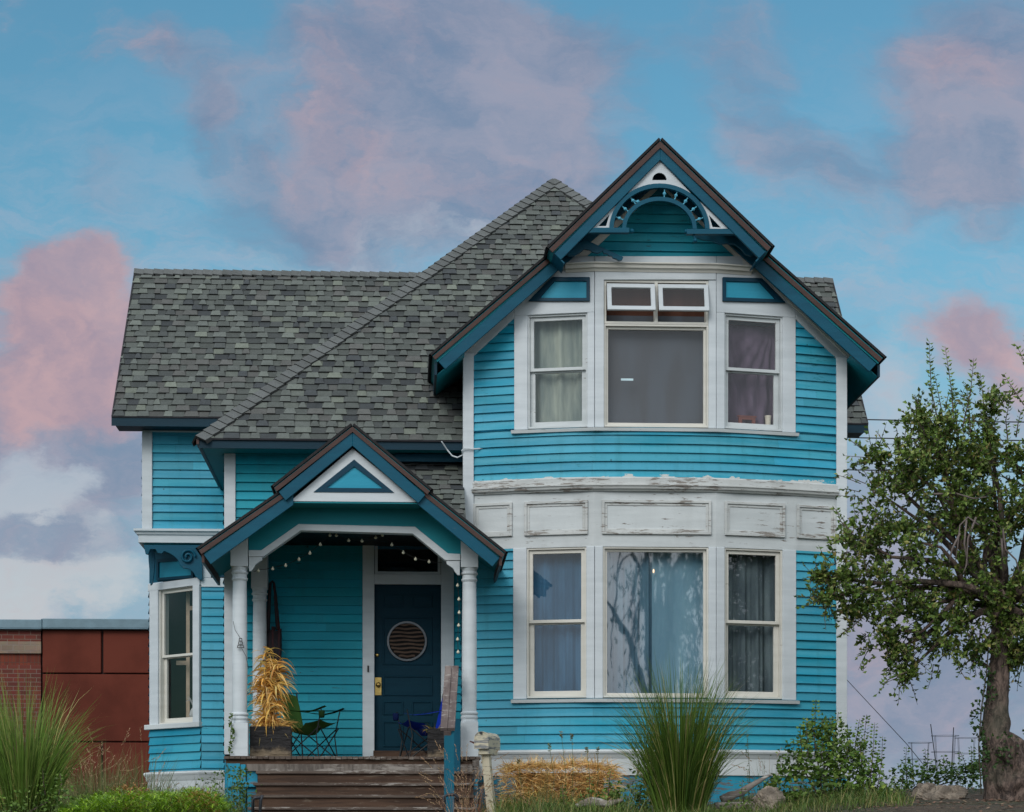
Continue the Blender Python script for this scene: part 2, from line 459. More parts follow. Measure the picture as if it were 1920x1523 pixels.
# lower siding
m=MB()
siding(m,BOWF,z_base,z_sillL,seed=11)
siding(m,BOW,z_sillL,z_headL,s1=bow_s(968),seed=12)
siding(m,BOW,z_sillL,z_headL,s0=bow_s(1488),seed=13)
part(m,'siding','siding')
m=MB()
siding(m,BOWF,z_corn,z_sillU,seed=14)
zt=FC[0].z(668,890); zt2=FC[1].z(575,965)
S=BS; sA=bow_s(888); sB=bow_s(965)
siding(m,BOW,z_sillU,zt2,s1=bow_s(968),region=[(-.1,z_sillU-.1),(sB+.02,z_sillU-.1),(sB+.02,FC[0].z(590,965)),(sA,FC[0].z(662,890)),(-.1,FC[0].z(690,890))],seed=15)
sD=bow_s(1490); sE=bow_s(1567)
siding(m,BOW,z_sillU,zt2,s0=bow_s(1488),region=[(sD-.03,z_sillU-.1),(sE+.1,z_sillU-.1),(sE+.02,FC[4].z(667,1567)),(sD-.03,FC[4].z(594,1490))],seed=16)
part(m,'siding','siding_scraped')
# corner boards of the bay wing
Y0=YP(0,888)
zb_ground=2.0
m=MB()
m.box(X(868,0),X(888,0),-.05,.10,z_base+.02,Z(664,0,878))
part(m,'corner_board','white',bevel=.004)
m=MB(); m.box(X(1567,0),X(1587,0),-.05,.10,z_base-.05,Z(672,0,1578)); part(m,'corner_board','white',bevel=.004)
# solid side and rear walls of the bay wing
xL=X(870,0); xR=X(1586,0)
m=MB(); siding(m,[(xR,.1),(xR,7.4)],z_base-.3,6.1,seed=20); part(m,'siding','siding')
m=MB(); siding(m,[(xL,3.2),(xL,.1)],z_base,6.2,seed=21)
part(m,'siding','siding')
# water table and skirt following the bow
BASE=[(X(868,0),0)]+BOWF+[(X(1587,0),0)]
m=MB(); m.sweep(BASE,[(0,-.045),(.085,-.045),(.095,-.02),(.085,0),(0,.015)],z_base+.0)
m.sweep(BASE,[(0,-.10),(.05,-.10),(.075,-.046),(0,-.046)],z_base)
part(m,'water_table','white_worn')
m=MB(); m.sweep(BASE,[(0,-.31),(.045,-.31),(.045,-.101),(0,-.101)],z_base); part(m,'skirt_board','white_worn')
m=MB(); m.sweep(BASE,[(-.02,-1.3),(.02,-1.3),(.02,-.311),(-.02,-.311)],z_base); part(m,'foundation_skirt','bluewood')
# cornice between the storeys
m=MB()
m.sweep(BOWF,[(0,-.10),(.05,-.10),(.055,-.02),(.03,0),(0,0)],z_corn)
part(m,'cornice_board','white_peel')
m=MB(); m.sweep(BOWF,[(0,-.175),(.04,-.175),(.05,-.155),(.075,-.15),(.085,-.125),(.10,-.115),(.10,-.1005),(0,-.1005)],z_corn)
part(m,'cornice_moulding','white_peel')
# frieze with framed panels
m=MB(); m.sweep(BOW,[(0,z_headL-z_fr1),(.022,z_headL-z_fr1),(.022,-.002),(0,-.002)],z_fr1); part(m,'frieze','white_worn')
PAN=[(0,889,962),(1,984,1103),(2,1128,1333),(3,1357,1470),(4,1492,1565)]
for i,a,b in PAN:
    pl=FC[i]; zz0,zz1=ZC(1003),ZC(939)
    m=MB(); m.ring(frect(pl,a,b,zz0,zz1,.022),frect(pl,a,b,zz0,zz1,.022,-.035),pl.n*.03)
    m.ring(frect(pl,a,b,zz0,zz1,.022,-.035),frect(pl,a,b,zz0,zz1,.022,-.068),pl.n*.014)
    fr=part(m,'frieze_panel_frame','white_peel',bevel=.004)
    m=MB(); m.prism(frect(pl,a,b,zz0,zz1,.022,-.068),pl.n*.004); part(m,'panel','white_worn',fr)

# ---- windows -------------------------------------------------------------
def casing(mb,pl,x0,x1,z0,z1,t=.035):
    mb=MB(); fbox(mb,pl,x0,x1,z0,z1,0,t); part(mb,'window_casing','white',bevel=.004)
def dhung(pl,x0,x1,z0,z1,zm,mat='cream',glass='glass',label=None,lowin=5,sw=.05,out=0.0):
    w=MB(); w.ring(frect(pl,x0,x1,z0,z1,-.14+out),frect(pl,x0,x1,z0,z1,-.14+out,-.022),pl.n*.150)
    wo=part(w,'window',mat)
    if label: wo['label']=label
    g=-.022
    # upper sash in front, lower sash behind
    for nm,a,b,o in (('sash',zm-.02,z1-.022,-.055),('sash',z0+.022,zm+.022,-.095)):
        lo=(o<-.08); e=.022 if lo else 0
        u0,u1=pl.u(x0)+.022,pl.u(x1)-.022
        def rc(i,bt,off): return [pl.at(u0+i,a+bt,off),pl.at(u1-i,a+bt,off),pl.at(u1-i,b-i,off),pl.at(u0+i,b-i,off)]
        s=MB(); s.ring(rc(0,0,o+out),rc(sw+(.0 if not lo else .01),sw*(1.35 if lo else .8),o+out),pl.n*.035)
        so=part(s,'sash',mat,wo,bevel=.004)
        p=MB(); q=rc(sw-.005,sw*.7,o+.015+out); p.quad(*q); part(p,'pane',glass,wo)
    return wo

# lower storey casings
m=MB()
casing(m,FC[1],963,988,z_sillL,z_headL); casing(m,FC[1],1100,1115,z_sillL,z_headL)
casing(m,FC[2],1115,1130,z_sillL,z_headL); casing(m,FC[2],1328,1342,z_sillL,z_headL)
casing(m,FC[3],1342,1357,z_sillL,z_headL); casing(m,FC[3],1466,1491,z_sillL,z_headL)
SILLP=[(FC[1].p(960,1300).x,FC[1].p(960,1300).y),BOW[2],BOW[3],(FC[3].p(1495,1300).x,FC[3].p(1495,1300).y)]
m=MB(); m.sweep(SILLP,[(-.1,-.05),(.075,-.05),(.085,-.012),(-.1,.012)],z_sillL); part(m,'window_sill','white_worn')
zml=ZC(1161)
dhung(FC[1],988,1100,z_sillL+.012,z_headL,zml-.02,label='left sash window of the ground floor bow')
dhung(FC[3],1357,1466,z_sillL+.012,z_headL,zml-.02,label='right sash window of the ground floor bow')
def fixed(pl,x0,x1,z0,z1,glass='glass',sw=.035,label=None,mat='cream',o=-.07):
    w=MB(); w.ring(frect(pl,x0,x1,z0,z1,-.14),frect(pl,x0,x1,z0,z1,-.14,-.022),pl.n*.150)
    wo=part(w,'window',mat)
    if label: wo['label']=label
    s=MB(); s.ring(frect(pl,x0,x1,z0,z1,o,-.022),frect(pl,x0,x1,z0,z1,o,-.022-sw),pl.n*.04); part(s,'sash',mat,wo,bevel=.004)
    p=MB(); p.quad(*frect(pl,x0,x1,z0,z1,o+.018,-.05)); part(p,'pane',glass,wo)
    return wo
fixed(FC[2],1130,1328,z_sillL+.012,z_headL,label='wide middle window of the ground floor bow',glass='glass_mid')

# upper storey: white field of boards with openings
m=MB(); o=.036
zhu=FC[1].z(590,1040)
W=lambda i,pts:fpoly(m,FC[i],pts,0,o)
W(0,[(868,663),(965,573),(965,598),(890,668)])
def WL_(i,pts,xa,xb,z):
    pl=FC[i]; m.prism([pl.p(*p) for p in pts]+[pl.at(pl.u(xb),z),pl.at(pl.u(xa),z)],pl.n*o)
WL_(1,[(965,573),(1064,482),(1115,482)],965,1115,zhu)
W(2,[(1115,482),(1342,482),(1342,526),(1115,526)])
zhr=FC[3].z(592,1416)
WL_(3,[(1342,482),(1396,482),(1490,575)],1342,1490,zhr)
W(4,[(1490,575),(1596,674),(1567,674),(1490,600)])
fbox(m,FC[1],965,990,z_sillU,zhu-.001,0,o); fbox(m,FC[1],1102,1115,z_sillU,zhu-.001,0,o)
fbox(m,FC[2],1115,1132,z_sillU,ZC(526.2),0,o); fbox(m,FC[2],1328,1342,z_sillU,ZC(526.2),0,o)
fbox(m,FC[3],1342,1357,z_sillU,zhr-.001,0,o); fbox(m,FC[3],1466,1490,z_sillU,zhr-.001,0,o)
part(m,'gable_boards','white',bevel=.004)
# seams of the casing (thin raised backbands) along the raking edge
for i,a,b in ((0,(868,663),(965,573)),(1,(965,573),(1064,482)),(3,(1396,482),(1490,575)),(4,(1490,575),(1598,676))):
    s_=1 if i<2 else -1
    m=MB(); fpoly(m,FC[i],[a,b,(b[0]+3*s_,b[1]+4),(a[0]+3*s_,a[1]+4)],.036,.06)
    part(m,'raking_moulding','cream')
m=MB(); SU=[(FC[1].p(960,800).x,FC[1].p(960,800).y),BOW[2],BOW[3],(FC[3].p(1494,800).x,FC[3].p(1494,800).y)]
m.sweep(SU,[(-.1,-.05),(.07,-.05),(.08,-.012),(-.1,.012)],z_sillU); part(m,'window_sill','white_worn')
zmu=ZC(687)
zhl=FC[1].z(590,1040)
dhung(FC[1],990,1102,z_sillU+.012,zhl,FC[1].z(692,1040),mat='white_worn',glass='glass_up',label='left upstairs sash window with pale curtain')
zhr=FC[3].z(592,1416)
dhung(FC[3],1357,1466,z_sillU+.012,zhr,FC[3].z(694,1416),mat='white_worn',glass='glass_up',label='right upstairs sash window with purple cloth')
# middle upstairs window: fixed pane below, two tilted awning sashes above
wm=fixed(FC[2],1132,1328,z_sillU+.012,ZC(609),label='wide middle upstairs window',glass='glass_up')
pl=FC[2]
m=MB(); m.ring(frect(pl,1132,1328,ZC(608.5),ZC(526),-.14),frect(pl,1132,1328,ZC(608.5),ZC(526),-.14,-.03),pl.n*.15)
fbox(m,pl,1227,1233,ZC(607),ZC(528),-.10,.012); tw=part(m,'transom_window','cream')
for a,b in ((1137,1227),(1233,1327)):
    zt_,zb_=ZC(536),ZC(588)
    h=zt_-zb_; ang=R(17)
    u0,u1=pl.u(a),pl.u(b)
    def tp(u,d,off,ang=ang,zt_=zt_): # d = distance down the sash, off = outward normal to sash
        return pl.at(u, zt_-d*math.cos(ang)+off*math.sin(ang), .02+d*math.sin(ang)+off*math.cos(ang))
    s=MB(); H_=h*1.06
    def rc(i,off): return [tp(u0+i,H_-i,off),tp(u1-i,H_-i,off),tp(u1-i,i,off),tp(u0+i,i,off)]
    nrm=(tp(u0,0,1)-tp(u0,0,0))
    s.ring(rc(0,0),rc(.055,0),nrm*.035); ao=part(s,'awning_sash','white',tw,bevel=.004)
    p=MB(); p.quad(*rc(.05,.018)); part(p,'pane','glass_up',tw)
# small curved-corner gable panels (quadrant lights)
for i,out,inn in ((1,[(992,567),(1107,567),(1107,522),(1037,522)],[(1014,561),(1101,561),(1101,530),(1041,530)]),
                  (3,[(1352,522),(1425,524),(1470,570),(1352,567)],[(1358,530),(1421,532),(1450,563),(1358,560)])):
    m=MB(); pl=FC[i]; m.ring([pl.p(*q)+pl.n*.036 for q in out],[pl.p(*q)+pl.n*.036 for q in inn],pl.n*.03)
    fr=part(m,'gable_panel_frame','navy',bevel=.004)
    m=MB(); m.prism([pl.p(*q)+pl.n*.037 for q in inn],pl.n*.008); part(m,'panel','panel',fr)
# shelf moulding above the upper bow, and its cap
SH1=FC[1].p(1062,500); SH2=FC[3].p(1406,500)
shelf=[(SH1.x,SH1.y),BOW[2],BOW[3],(SH2.x,SH2.y)]
m=MB(); m.sweep(shelf,[(0,-.10),(.045,-.10),(.06,-.07),(.09,-.06),(.10,-.02),(.125,-.015),(.125,.0),(0,.01)],z_top)
part(m,'shelf_moulding','cream')
m=MB(); m.prism([V((x,y,z_top)) for x,y in [(X(1062,0),0.05)]+shelf+[(X(1406,0),.05)]],(0,0,.02)); part(m,'bay_cap','cream')

# gable wall above
GY=-.30; G=YP(GY,1238)
m=MB(); a=(G.u(1062)-0,G.z(500)); 
pa=[(X(1070,GY),GY),(X(1404,GY),GY)]
x0=pa[0][0]
reg=[(0,G.z(500)),(X(1404,GY)-x0,G.z(500)),(X(1238,GY)-x0,G.z(324))]
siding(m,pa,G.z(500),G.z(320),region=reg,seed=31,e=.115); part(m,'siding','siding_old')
m=MB()
for q in ([(1040,505),(1076,505),(1238,352),(1238,318)],[(1436,505),(1400,505),(1238,352),(1238,318)]):
    m.prism([G.p(*k)+V((0,-.03,0)) for k in q],(0,-.03,0))
part(m,'rake_trim','cream')

# ---- roofs ---------------------------------------------------------------
Yl=-.45; GP=YP(Yl,1238)
Yk=-.90; KP=YP(Yk,1238)
def roof_slab(front_pts, Yf, Yb, name='roof', seed=5, th=.10, soff='soffit', dark=1.0, lip=.03):
    """front_pts: two px points on plane Yf (outer end, apex); slab runs back to Yb"""
    a=P(*front_pts[0],Yf); b=P(*front_pts[1],Yf); d=(b-a).normalized(); n=V((-d.z,0,d.x)); n=n if n.z>0 else -n
    m=MB(); m.prism([a-n*.005,b-n*.005,b-n*th,a-n*th],(0,Yb-Yf,0)); part(m,name+'_deck',soff)
    m=MB(); a2=a-d*lip; 
    q=[V((a2.x,Yf-lip,a2.z)),V((a2.x,Yb,a2.z)),V((b.x,Yb,b.z)),V((b.x,Yf-lip,b.z))]
    if b.x<a.x: pass
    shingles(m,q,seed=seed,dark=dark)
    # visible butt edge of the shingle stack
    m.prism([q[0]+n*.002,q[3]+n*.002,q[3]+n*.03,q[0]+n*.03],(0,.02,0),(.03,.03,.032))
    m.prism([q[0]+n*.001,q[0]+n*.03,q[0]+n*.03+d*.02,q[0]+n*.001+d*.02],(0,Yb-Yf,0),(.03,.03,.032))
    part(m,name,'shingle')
def band(out,apex,t0,t1):
    d=V((apex[0]-out[0],apex[1]-out[1])); L=d.length; d/=L; n=V((-d.y,d.x)); n=n if n.y>0 else -n
    c=abs(d.x); A=V(out)
    return [tuple(A+n*t0*c),tuple(A+n*t1*c),(apex[0],apex[1]+t1),(apex[0],apex[1]+t0)]
def barge(mb,out,apex,t0,t1,Y,th):
    pl=YP(Y); mb.prism([pl.p(*q) for q in band(out,apex,t0,t1)],(0,th,0))

AP=(1238,301); L0=(810,667); R0=(1656,671)
AR=(1238,320)
# right slope measured a little flatter than the left
roof_slab([L0,AP],Yl,3.6,seed=41); roof_slab([R0,AP],Yl,3.6,seed=42)
m=MB(); barge(m,L0,AP,3,13,Yl-.03,.03); barge(m,R0,AP,3,14,Yl-.03,.03); part(m,'rake_edge','brown')
m=MB(); barge(m,(L0[0]+6,L0[1]+4),AP,12,38,Yl-.012,.04); barge(m,(R0[0]-6,R0[1]+4),AP,13,40,Yl-.012,.04); part(m,'bargeboard','dark',bevel=.004)
# eave boxes at both feet of the gable
for (px,py,s_) in ((815,676,1),(1651,680,-1)):
    a=P(px,py,Yl); m=MB(); x0,x1=sorted((a.x,a.x+.03*s_)); m.box(x0,x1,Yl+.03,3.5,a.z-.17,a.z-.02); part(m,'eave_fascia','fascia')
    m=MB(); xe=a.x+.03*s_; xw=(xL if s_>0 else xR)
    zin=a.z-.17
    m.prism([V((xe,Yl+.04,zin)),V((xe+.02*s_,Yl+.04,zin+.02)),V((xw,Yl+.04,zin+abs(xw-xe)*.86+.02)),V((xw,Yl+.04,zin+abs(xw-xe)*.86))],(0,3.6,0)); part(m,'eave_soffit','soffit')
# peak roof that juts forward
KA=(1238,263); KL=(1029,466); KR=(1446,463)
def kslab(out,seed): roof_slab([out,KA],Yk,-.30,seed=seed,th=.08)
kslab(KL,43); kslab(KR,44)
m=MB(); barge(m,KL,KA,2,14,Yk-.03,.03); barge(m,KR,KA,2,14,Yk-.03,.03); part(m,'rake_edge','brown')
m=MB(); barge(m,(KL[0]+4,KL[1]+3),KA,13,37,Yk-.012,.045); barge(m,(KR[0]-4,KR[1]+3),KA,13,37,Yk-.012,.045); part(m,'bargeboard','dark',bevel=.004)
# end blocks closing the peak's feet
for s_,(px,py) in ((1,(1037,474)),(-1,(1438,471))):
    a=P(px,py,Yk); m=MB(); d=V((.13*s_,0,-.13)); n=V((.012*s_,0,.012)); m.prism([a,a+d,a+d+n,a+n],(0,.45,0)); part(m,'end_board','dark')

# ---- gable ornament ------------------------------------------------------
orn=Plane((0,Yk+.03),(1,Yk+.03)); OP=lambda q:orn.p(*q)
m=MB(); ZN=V((0,.025,0))
cx,cy=1236.5,429
def arc(rx,ry,n=28,a0=0,a1=180): return [(cx-rx*math.cos(R(a0+(a1-a0)*i/n)),cy-ry*math.sin(R(a0+(a1-a0)*i/n))) for i in range(n+1)]
def archring(mb,rx,ry,w,y0,th):
    o_=arc(rx,ry); i_=arc(rx-w,ry-w); pl=YP(y0)
    for k in range(len(o_)-1):
        mb.prism([pl.p(*o_[k]),pl.p(*o_[k+1]),pl.p(*i_[k+1]),pl.p(*i_[k])],(0,th,0))
archring(m,94,85,8,Yk+.005,.06); og=part(m,'gable_ornament','dark')
og['label']='carved arch ornament with spindles in the front gable'
m=MB(); archring(m,70,60,7.5,Yk+.01,.05); part(m,'inner_arch','dark',og)
m=MB(); pl=YP(Yk+.03)
hole=[(1236.5-13.5*math.cos(R(180*i/10)),338-14*math.sin(R(180*i/10))) for i in range(11)]
# white apex board: left half, right half around the half-moon opening
m.prism([pl.p(*q) for q in [(1236.5,300),(1236.5,324)]+hole[:6][::-1][1:]+[(1236.5,338),(1236.5,348)]+[(1210,350),(1178,362)]],(0,.02,0))
m.prism([pl.p(*q) for q in [(1236.5,300),(1236.5,324)]+hole[5:][1:]+[(1236.5,338),(1236.5,348)]+[(1263,350),(1295,362)]],(0,.02,0))
part(m,'apex_board','white',og)
for out,inn in (([(1108,429),(1160,378),(1146,429)],[(1121.5,424.5),(1143,402),(1136.5,424)]),
                ([(1366,429),(1313,379),(1328,429)],[(1352,427),(1329,403),(1336,426)])):
    m=MB(); m.ring([pl.p(*q) for q in out],[pl.p(*q) for q in inn],(0,.02,0)); part(m,'corner_board','white',og)
for x0,x1,yb in ((1092,1180,427),(1288,1384,429.5)):
    m=MB(); m.prism([YP(Yk).p(*q) for q in [(x0,yb),(x1,yb),(x1,yb+9),(x0,yb+9)]],(0,.08,0))
    for q,r in (((1185,433.5),.028),((1287,434.5),.028),((1303.5,451),.028)):
        if (q[0]<1236)==(x0<1236): m.ball(YP(Yk+.04).p(*q),r)
    if x0>1236: m.tube([YP(Yk+.04).p(1300,438),YP(Yk+.04).p(1303,448)],.012)
    part(m,'cross_bar','dark',og)
lb=m_paint('pale_blue_spindle',(.10,.38,.52),var=.2,rough=.45)
for (qx,qy,ang) in ((985,495,3),(1080,510,18),(1158,557,35),(1222,622,52),(1270,703,70),(728,552,-38),(768,560,-80),(665,620,-50),(618,697,-68)):
    px,py=1020+qx/4.364,250+qy/4.364
    c=YP(Yk+.035).p(px,py); d=V((math.sin(R(ang)),0,math.cos(R(ang)))); m=MB()
    m.lathe(c-d*.055,[(.006,0),(.011,.012),(.006,.024),(.008,.032),(.020,.048),(.023,.055),(.020,.062),(.008,.078),(.006,.09),(.010,.10),(.006,.11)],10,axis=d)
    part(m,'spindle',lb,og,smooth=True)
def pxpoly(mb,pts,Y,th,ox=1020,oy=250,sc_=4.364):
    pl=YP(Y); mb.prism([pl.p(ox+a/sc_,oy+b/sc_) for a,b in pts],(0,th,0))
m=MB(); pxpoly(m,[(155,960),(175,990),(205,1003),(245,1000),(290,978),(330,945),(372,952),(400,972),(440,980),(480,962),(490,980),(520,985),(530,1000),(555,1002),(565,1020),(590,1025),(612,1040),(640,1035),(650,1012),(625,1002),(560,972),(450,922),(395,895),(345,884),(290,898),(220,932)],-.62,.05)
br=part(m,'gable_bracket','dark'); br['label']='loose scrolled bracket sagging at the left foot of the gable peak'
m=MB(); pxpoly(m,[(1215,828),(1600,832),(1640,870),(1745,985),(1700,1005),(1650,990),(1615,945),(1565,908),(1500,900),(1430,905),(1380,880),(1290,868),(1240,850)],-.66,.05)
part(m,'gable_bracket','dark')

# main side-gabled roof
Ye,Yr=2.85,5.37
xe0=X(209,Ye); xe1=X(1628,Ye); ze=Z(783,Ye,300); zr=Z(513,Yr,500)
A_=V((xe0,Ye,ze)); B_=V((xe1,Ye,ze)); C_=V((xe1,Yr,zr)); D_=V((xe0,Yr,zr)); yb=2*Yr-Ye
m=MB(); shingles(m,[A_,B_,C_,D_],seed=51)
e_=V((0,0,0))
n_=V((0,-(zr-ze),(Yr-Ye))).normalized()
for xx in (xe0,xe1-.02):
    m.prism([V((xx,Ye,ze)),V((xx,Yr,zr)),V((xx,Yr,zr+.03)),V((xx,Ye-.01,ze+.02))],(.02,0,0),(.04,.04,.045))
m.prism([V((xe0,Ye-.012,ze-.005)),V((xe1,Ye-.012,ze-.005)),V((xe1,Ye-.012,ze+.014)),V((xe0,Ye-.012,ze+.014))],(0,.02,0),(.035,.035,.04))
part(m,'roof','shingle')
m=MB(); shingles(m,[V((xe1,yb,ze)),V((xe0,yb,ze)),D_,C_],seed=52); part(m,'roof','shingle')
m=MB(); caps(m,D_,C_,(0,-1,1),(0,1,1),w=.12,seed=53); part(m,'ridge_cap','shingle')
m=MB()
m.prism([A_-V((0,0,.005)),D_-V((0,0,.005)),V((xe0,yb,ze-.005)),V((xe0,yb,ze-.12)),D_-V((0,0,.14)),A_-V((0,0,.12))],(xe1-xe0,0,0))
part(m,'roof_deck','fascia')
m=MB(); m.box(xe0+.03,xe1-.03,Ye+.04,Ye+.07,ze-.10,ze-.006); m.box(xe0+.04,xe1-.04,Ye+.07,3.35,ze-.098,ze-.085); part(m,'eave_fascia','fascia')

# hip roof over the entry
Yh=.10; zh=Z(825,Yh,500); X1=X(370,Yh); ap=P(1038,339,4.9); k=ap.x-X1; Ya=Yh+k; za=zh+k*(ap.z-zh)/k
ap=V((ap.x,Ya,Z(339,Ya,1038)))
hA=V((X1,Yh,zh)); sl=(ap.z-zh)/k
hB=V((X(872,Yh),Yh,zh)); hC=V((X1+2*k-2.4,Yh+2.4,zh+2.4*sl))
m=MB(); shingles(m,[hA,hB,hC,ap],seed=61)
m.prism([hA+V((0,-.012,-.005)),hB+V((0,-.012,-.005)),hB+V((0,-.012,.016)),hA+V((0,-.012,.016))],(0,.02,0),(.035,.035,.04))
part(m,'roof','shingle')
hD=V((X1,Yh+2*k,zh)); hE=V((X1+2*k,Yh+2*k,zh)); hF=V((X1+2*k,Yh+6,zh))
m=MB(); shingles(m,[V((X1,3.4,zh)),hA,ap],seed=62); part(m,'roof','shingle')
m=MB(); zz=zh+2.6*sl
shingles(m,[hC,V((hC.x,Ya+1.0,hC.z)),ap],seed=63); shingles(m,[V((hC.x,Ya+1,hC.z)),V((X1+1.8,Ya+1.,hC.z)),ap],seed=64); part(m,'roof','shingle')
m=MB(); caps(m,hA,ap,(0,-sl,1),(-sl,0,1),w=.15,seed=65); part(m,'hip_cap','shingle')
m=MB(); caps(m,hC,ap,(0,-sl,1),(sl,0,1),w=.15,seed=66); part(m,'hip_cap','shingle')
# its eave: fascia boards and soffit
m=MB(); m.box(X1+.02,hB.x,Yh+.015,Yh+.045,zh-.105,zh-.006); m.box(X1+.02,X1+.05,Yh+.045,3.3,zh-.10,zh-.006); part(m,'eave_fascia','fascia')
m=MB(); m.box(X1+.05,hB.x-.02,Yh+.045,.62,zh-.09,zh-.078); m.box(X1+.05,X(423,.6),.62,3.3,zh-.09,zh-.078); part(m,'eave_soffit','soffit')
m=MB(); m.box(X1-.012,X1+.02,Yh,3.3,zh-.06,zh+.004); part(m,'eave_edge','brown')

# ---- entry wing walls
Yw=.6; EW=YP(Yw,700)
xc0=X(421,Yw); xc1=X(442,Yw); xw1=xL
zfl=Z(1440,Yw,700)
m=MB(); ez=Z(1398,Yw,600)
siding(m,[(xc1-.01,Yw),(X(680,Yw),Yw)],zfl,zh-.08,e=.1115,zref=ez,seed=71)
siding(m,[(X(680,Yw),Yw),(X(851,Yw),Yw)],Z(1003,Yw,700),zh-.08,e=.1115,zref=ez,seed=72)
siding(m,[(X(851,Yw),Yw),(xw1,Yw)],zfl,zh-.08,e=.1115,zref=ez,seed=73)
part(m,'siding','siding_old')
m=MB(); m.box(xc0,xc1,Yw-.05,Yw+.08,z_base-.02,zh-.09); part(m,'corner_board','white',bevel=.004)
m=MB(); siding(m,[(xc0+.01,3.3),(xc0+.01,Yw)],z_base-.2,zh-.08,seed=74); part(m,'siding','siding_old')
m=MB(); m.box(X(741,Yw-.1),xw1,Yw-.2,Yw-.02,Z(866,Yw-.2,850),Z(852,Yw-.2,850)); part(m,'beam_board','dark')
# pent roof between porch and bay
pa=V((X(640,-.9),-.9,Z(985,-.9,850))); pb=V((xw1,-.9,pa.z)); pc=V((xw1,Yw-.03,Z(868,Yw,850))); pd=V((pa.x,Yw-.03,pc.z))
m=MB(); shingles(m,[pa,pb,pc,pd],seed=75); part(m,'pent_roof','shingle')
m=MB(); m.prism([pa-V((0,0,.01)),pb-V((0,0,.01)),pc-V((0,0,.01)),pd-V((0,0,.01))],(0,0,-.05)); part(m,'roof_deck','soffit')

# door
def eb(mb,x0,x1,y0,y1,o0,o1,Yp=Yw): fbox(mb,YP(Yp),x0,x1,Z(y1,Yp,700),Z(y0,Yp,700),o0,o1)
m=MB(); eb(m,680,702,1003,1440,0,.045); eb(m,827,851,1003,1440,0,.045); eb(m,702,827,1003,1015,0,.04); eb(m,702,827,1077,1096,-.02,.035)
part(m,'door_casing','white',bevel=.004)
pl=YP(Yw); zz=lambda y:Z(y,Yw,700)
m=MB(); m.ring(frect(pl,703,826,zz(1077),zz(1015),-.05),frect(pl,703,826,zz(1077),zz(1015),-.05,-.035),(0,-.06,0)); tr=part(m,'transom','white')
m=MB(); m.quad(*frect(pl,703,826,zz(1077),zz(1015),-.03)); part(m,'pane','glass_lo',tr)
m=MB(); eb(m,700,829,1095,1432,-.10,-.055); 
# raised door panels
for a,b,c,d in ((718,756,1114,1138),(772,811,1114,1138),(718,811,1266,1304),(718,756,1314,1340),(772,811,1314,1340),(718,756,1352,1400),(772,811,1352,1400)):
    m.ring(frect(pl,a,b,zz(d),zz(c),-.055),frect(pl,a,b,zz(d),zz(c),-.055,-.02),(0,-.014,0))
m.ring(frect(pl,718,811,zz(1246),zz(1156),-.055),frect(pl,718,811,zz(1246),zz(1156),-.055,-.018),(0,-.014,0))
dr=part(m,'door','door',bevel=.003); dr['label']='dark blue panelled front door with a round window'
c=pl.p(763,1202)+V((0,.055,0)); r=.255
m=MB(); n=32; o_=[c+V((r*math.cos(2*math.pi*i/n),0,r*math.sin(2*math.pi*i/n))) for i in range(n)]; i_=[c+V(((r-.025)*math.cos(2*math.pi*i/n),0,(r-.025)*math.sin(2*math.pi*i/n))) for i in range(n)]
m.ring(o_,i_,(0,-.03,0)); part(m,'round_window_frame',m_plain('tarnished_metal',(.12,.13,.14),.35,metal=.7),dr)
m=MB(); m.prism([q+V((0,-.006,0)) for q in i_],(0,-.004,0)); part(m,'round_window',m_plain('dark_round_glass',(.008,.007,.007),.6,spec=.1),dr)
# wavy slats seen in the round light
m=MB()
for j in range(9):
    zc=c.z-.20+j*.05; hw=math.sqrt(max(0,(.225)**2-(zc-c.z)**2))
    if hw<.03: continue
    pts=[c+V((-hw+2*hw*i/10,-.014,zc-c.z+.006*math.sin(i*.9+j))) for i in range(11)]
    for i in range(10): m.quad(pts[i],pts[i+1],pts[i+1]+V((0,0,.024)),pts[i]+V((0,0,.024)))
part(m,'round_window_blind',m_plain('blind',(.12,.08,.06),.7,spec=.1),dr)
m=MB(); eb(m,703,715,1270,1303,-.054,-.046); part(m,'lock_plate','brass',dr)
m=MB(); k_=pl.p(709.5,1284)+V((0,.03,0)); m.lathe(k_+V((0,.03,0)),[(.03,0),(.03,.006),(.012,.01),(.012,.035),(.028,.045),(.032,.058),(.024,.072),(0.001,.076)],18,axis=(0,-1,0)); part(m,'doorknob','brass',dr,smooth=True)
m=MB(); k_=pl.p(707,1228)+V((0,.055,0)); m.lathe(k_,[(.024,0),(.024,.008),(.014,.014),(.001,.014)],16,axis=(0,-1,0)); part(m,'deadbolt','brass',dr,smooth=True)
m=MB(); eb(m,689,692,1249,1261,.045,.06); part(m,'doorbell','black')
m=MB(); eb(m,700,829,1408,1440,-.06,.05); part(m,'threshold','stepwood')

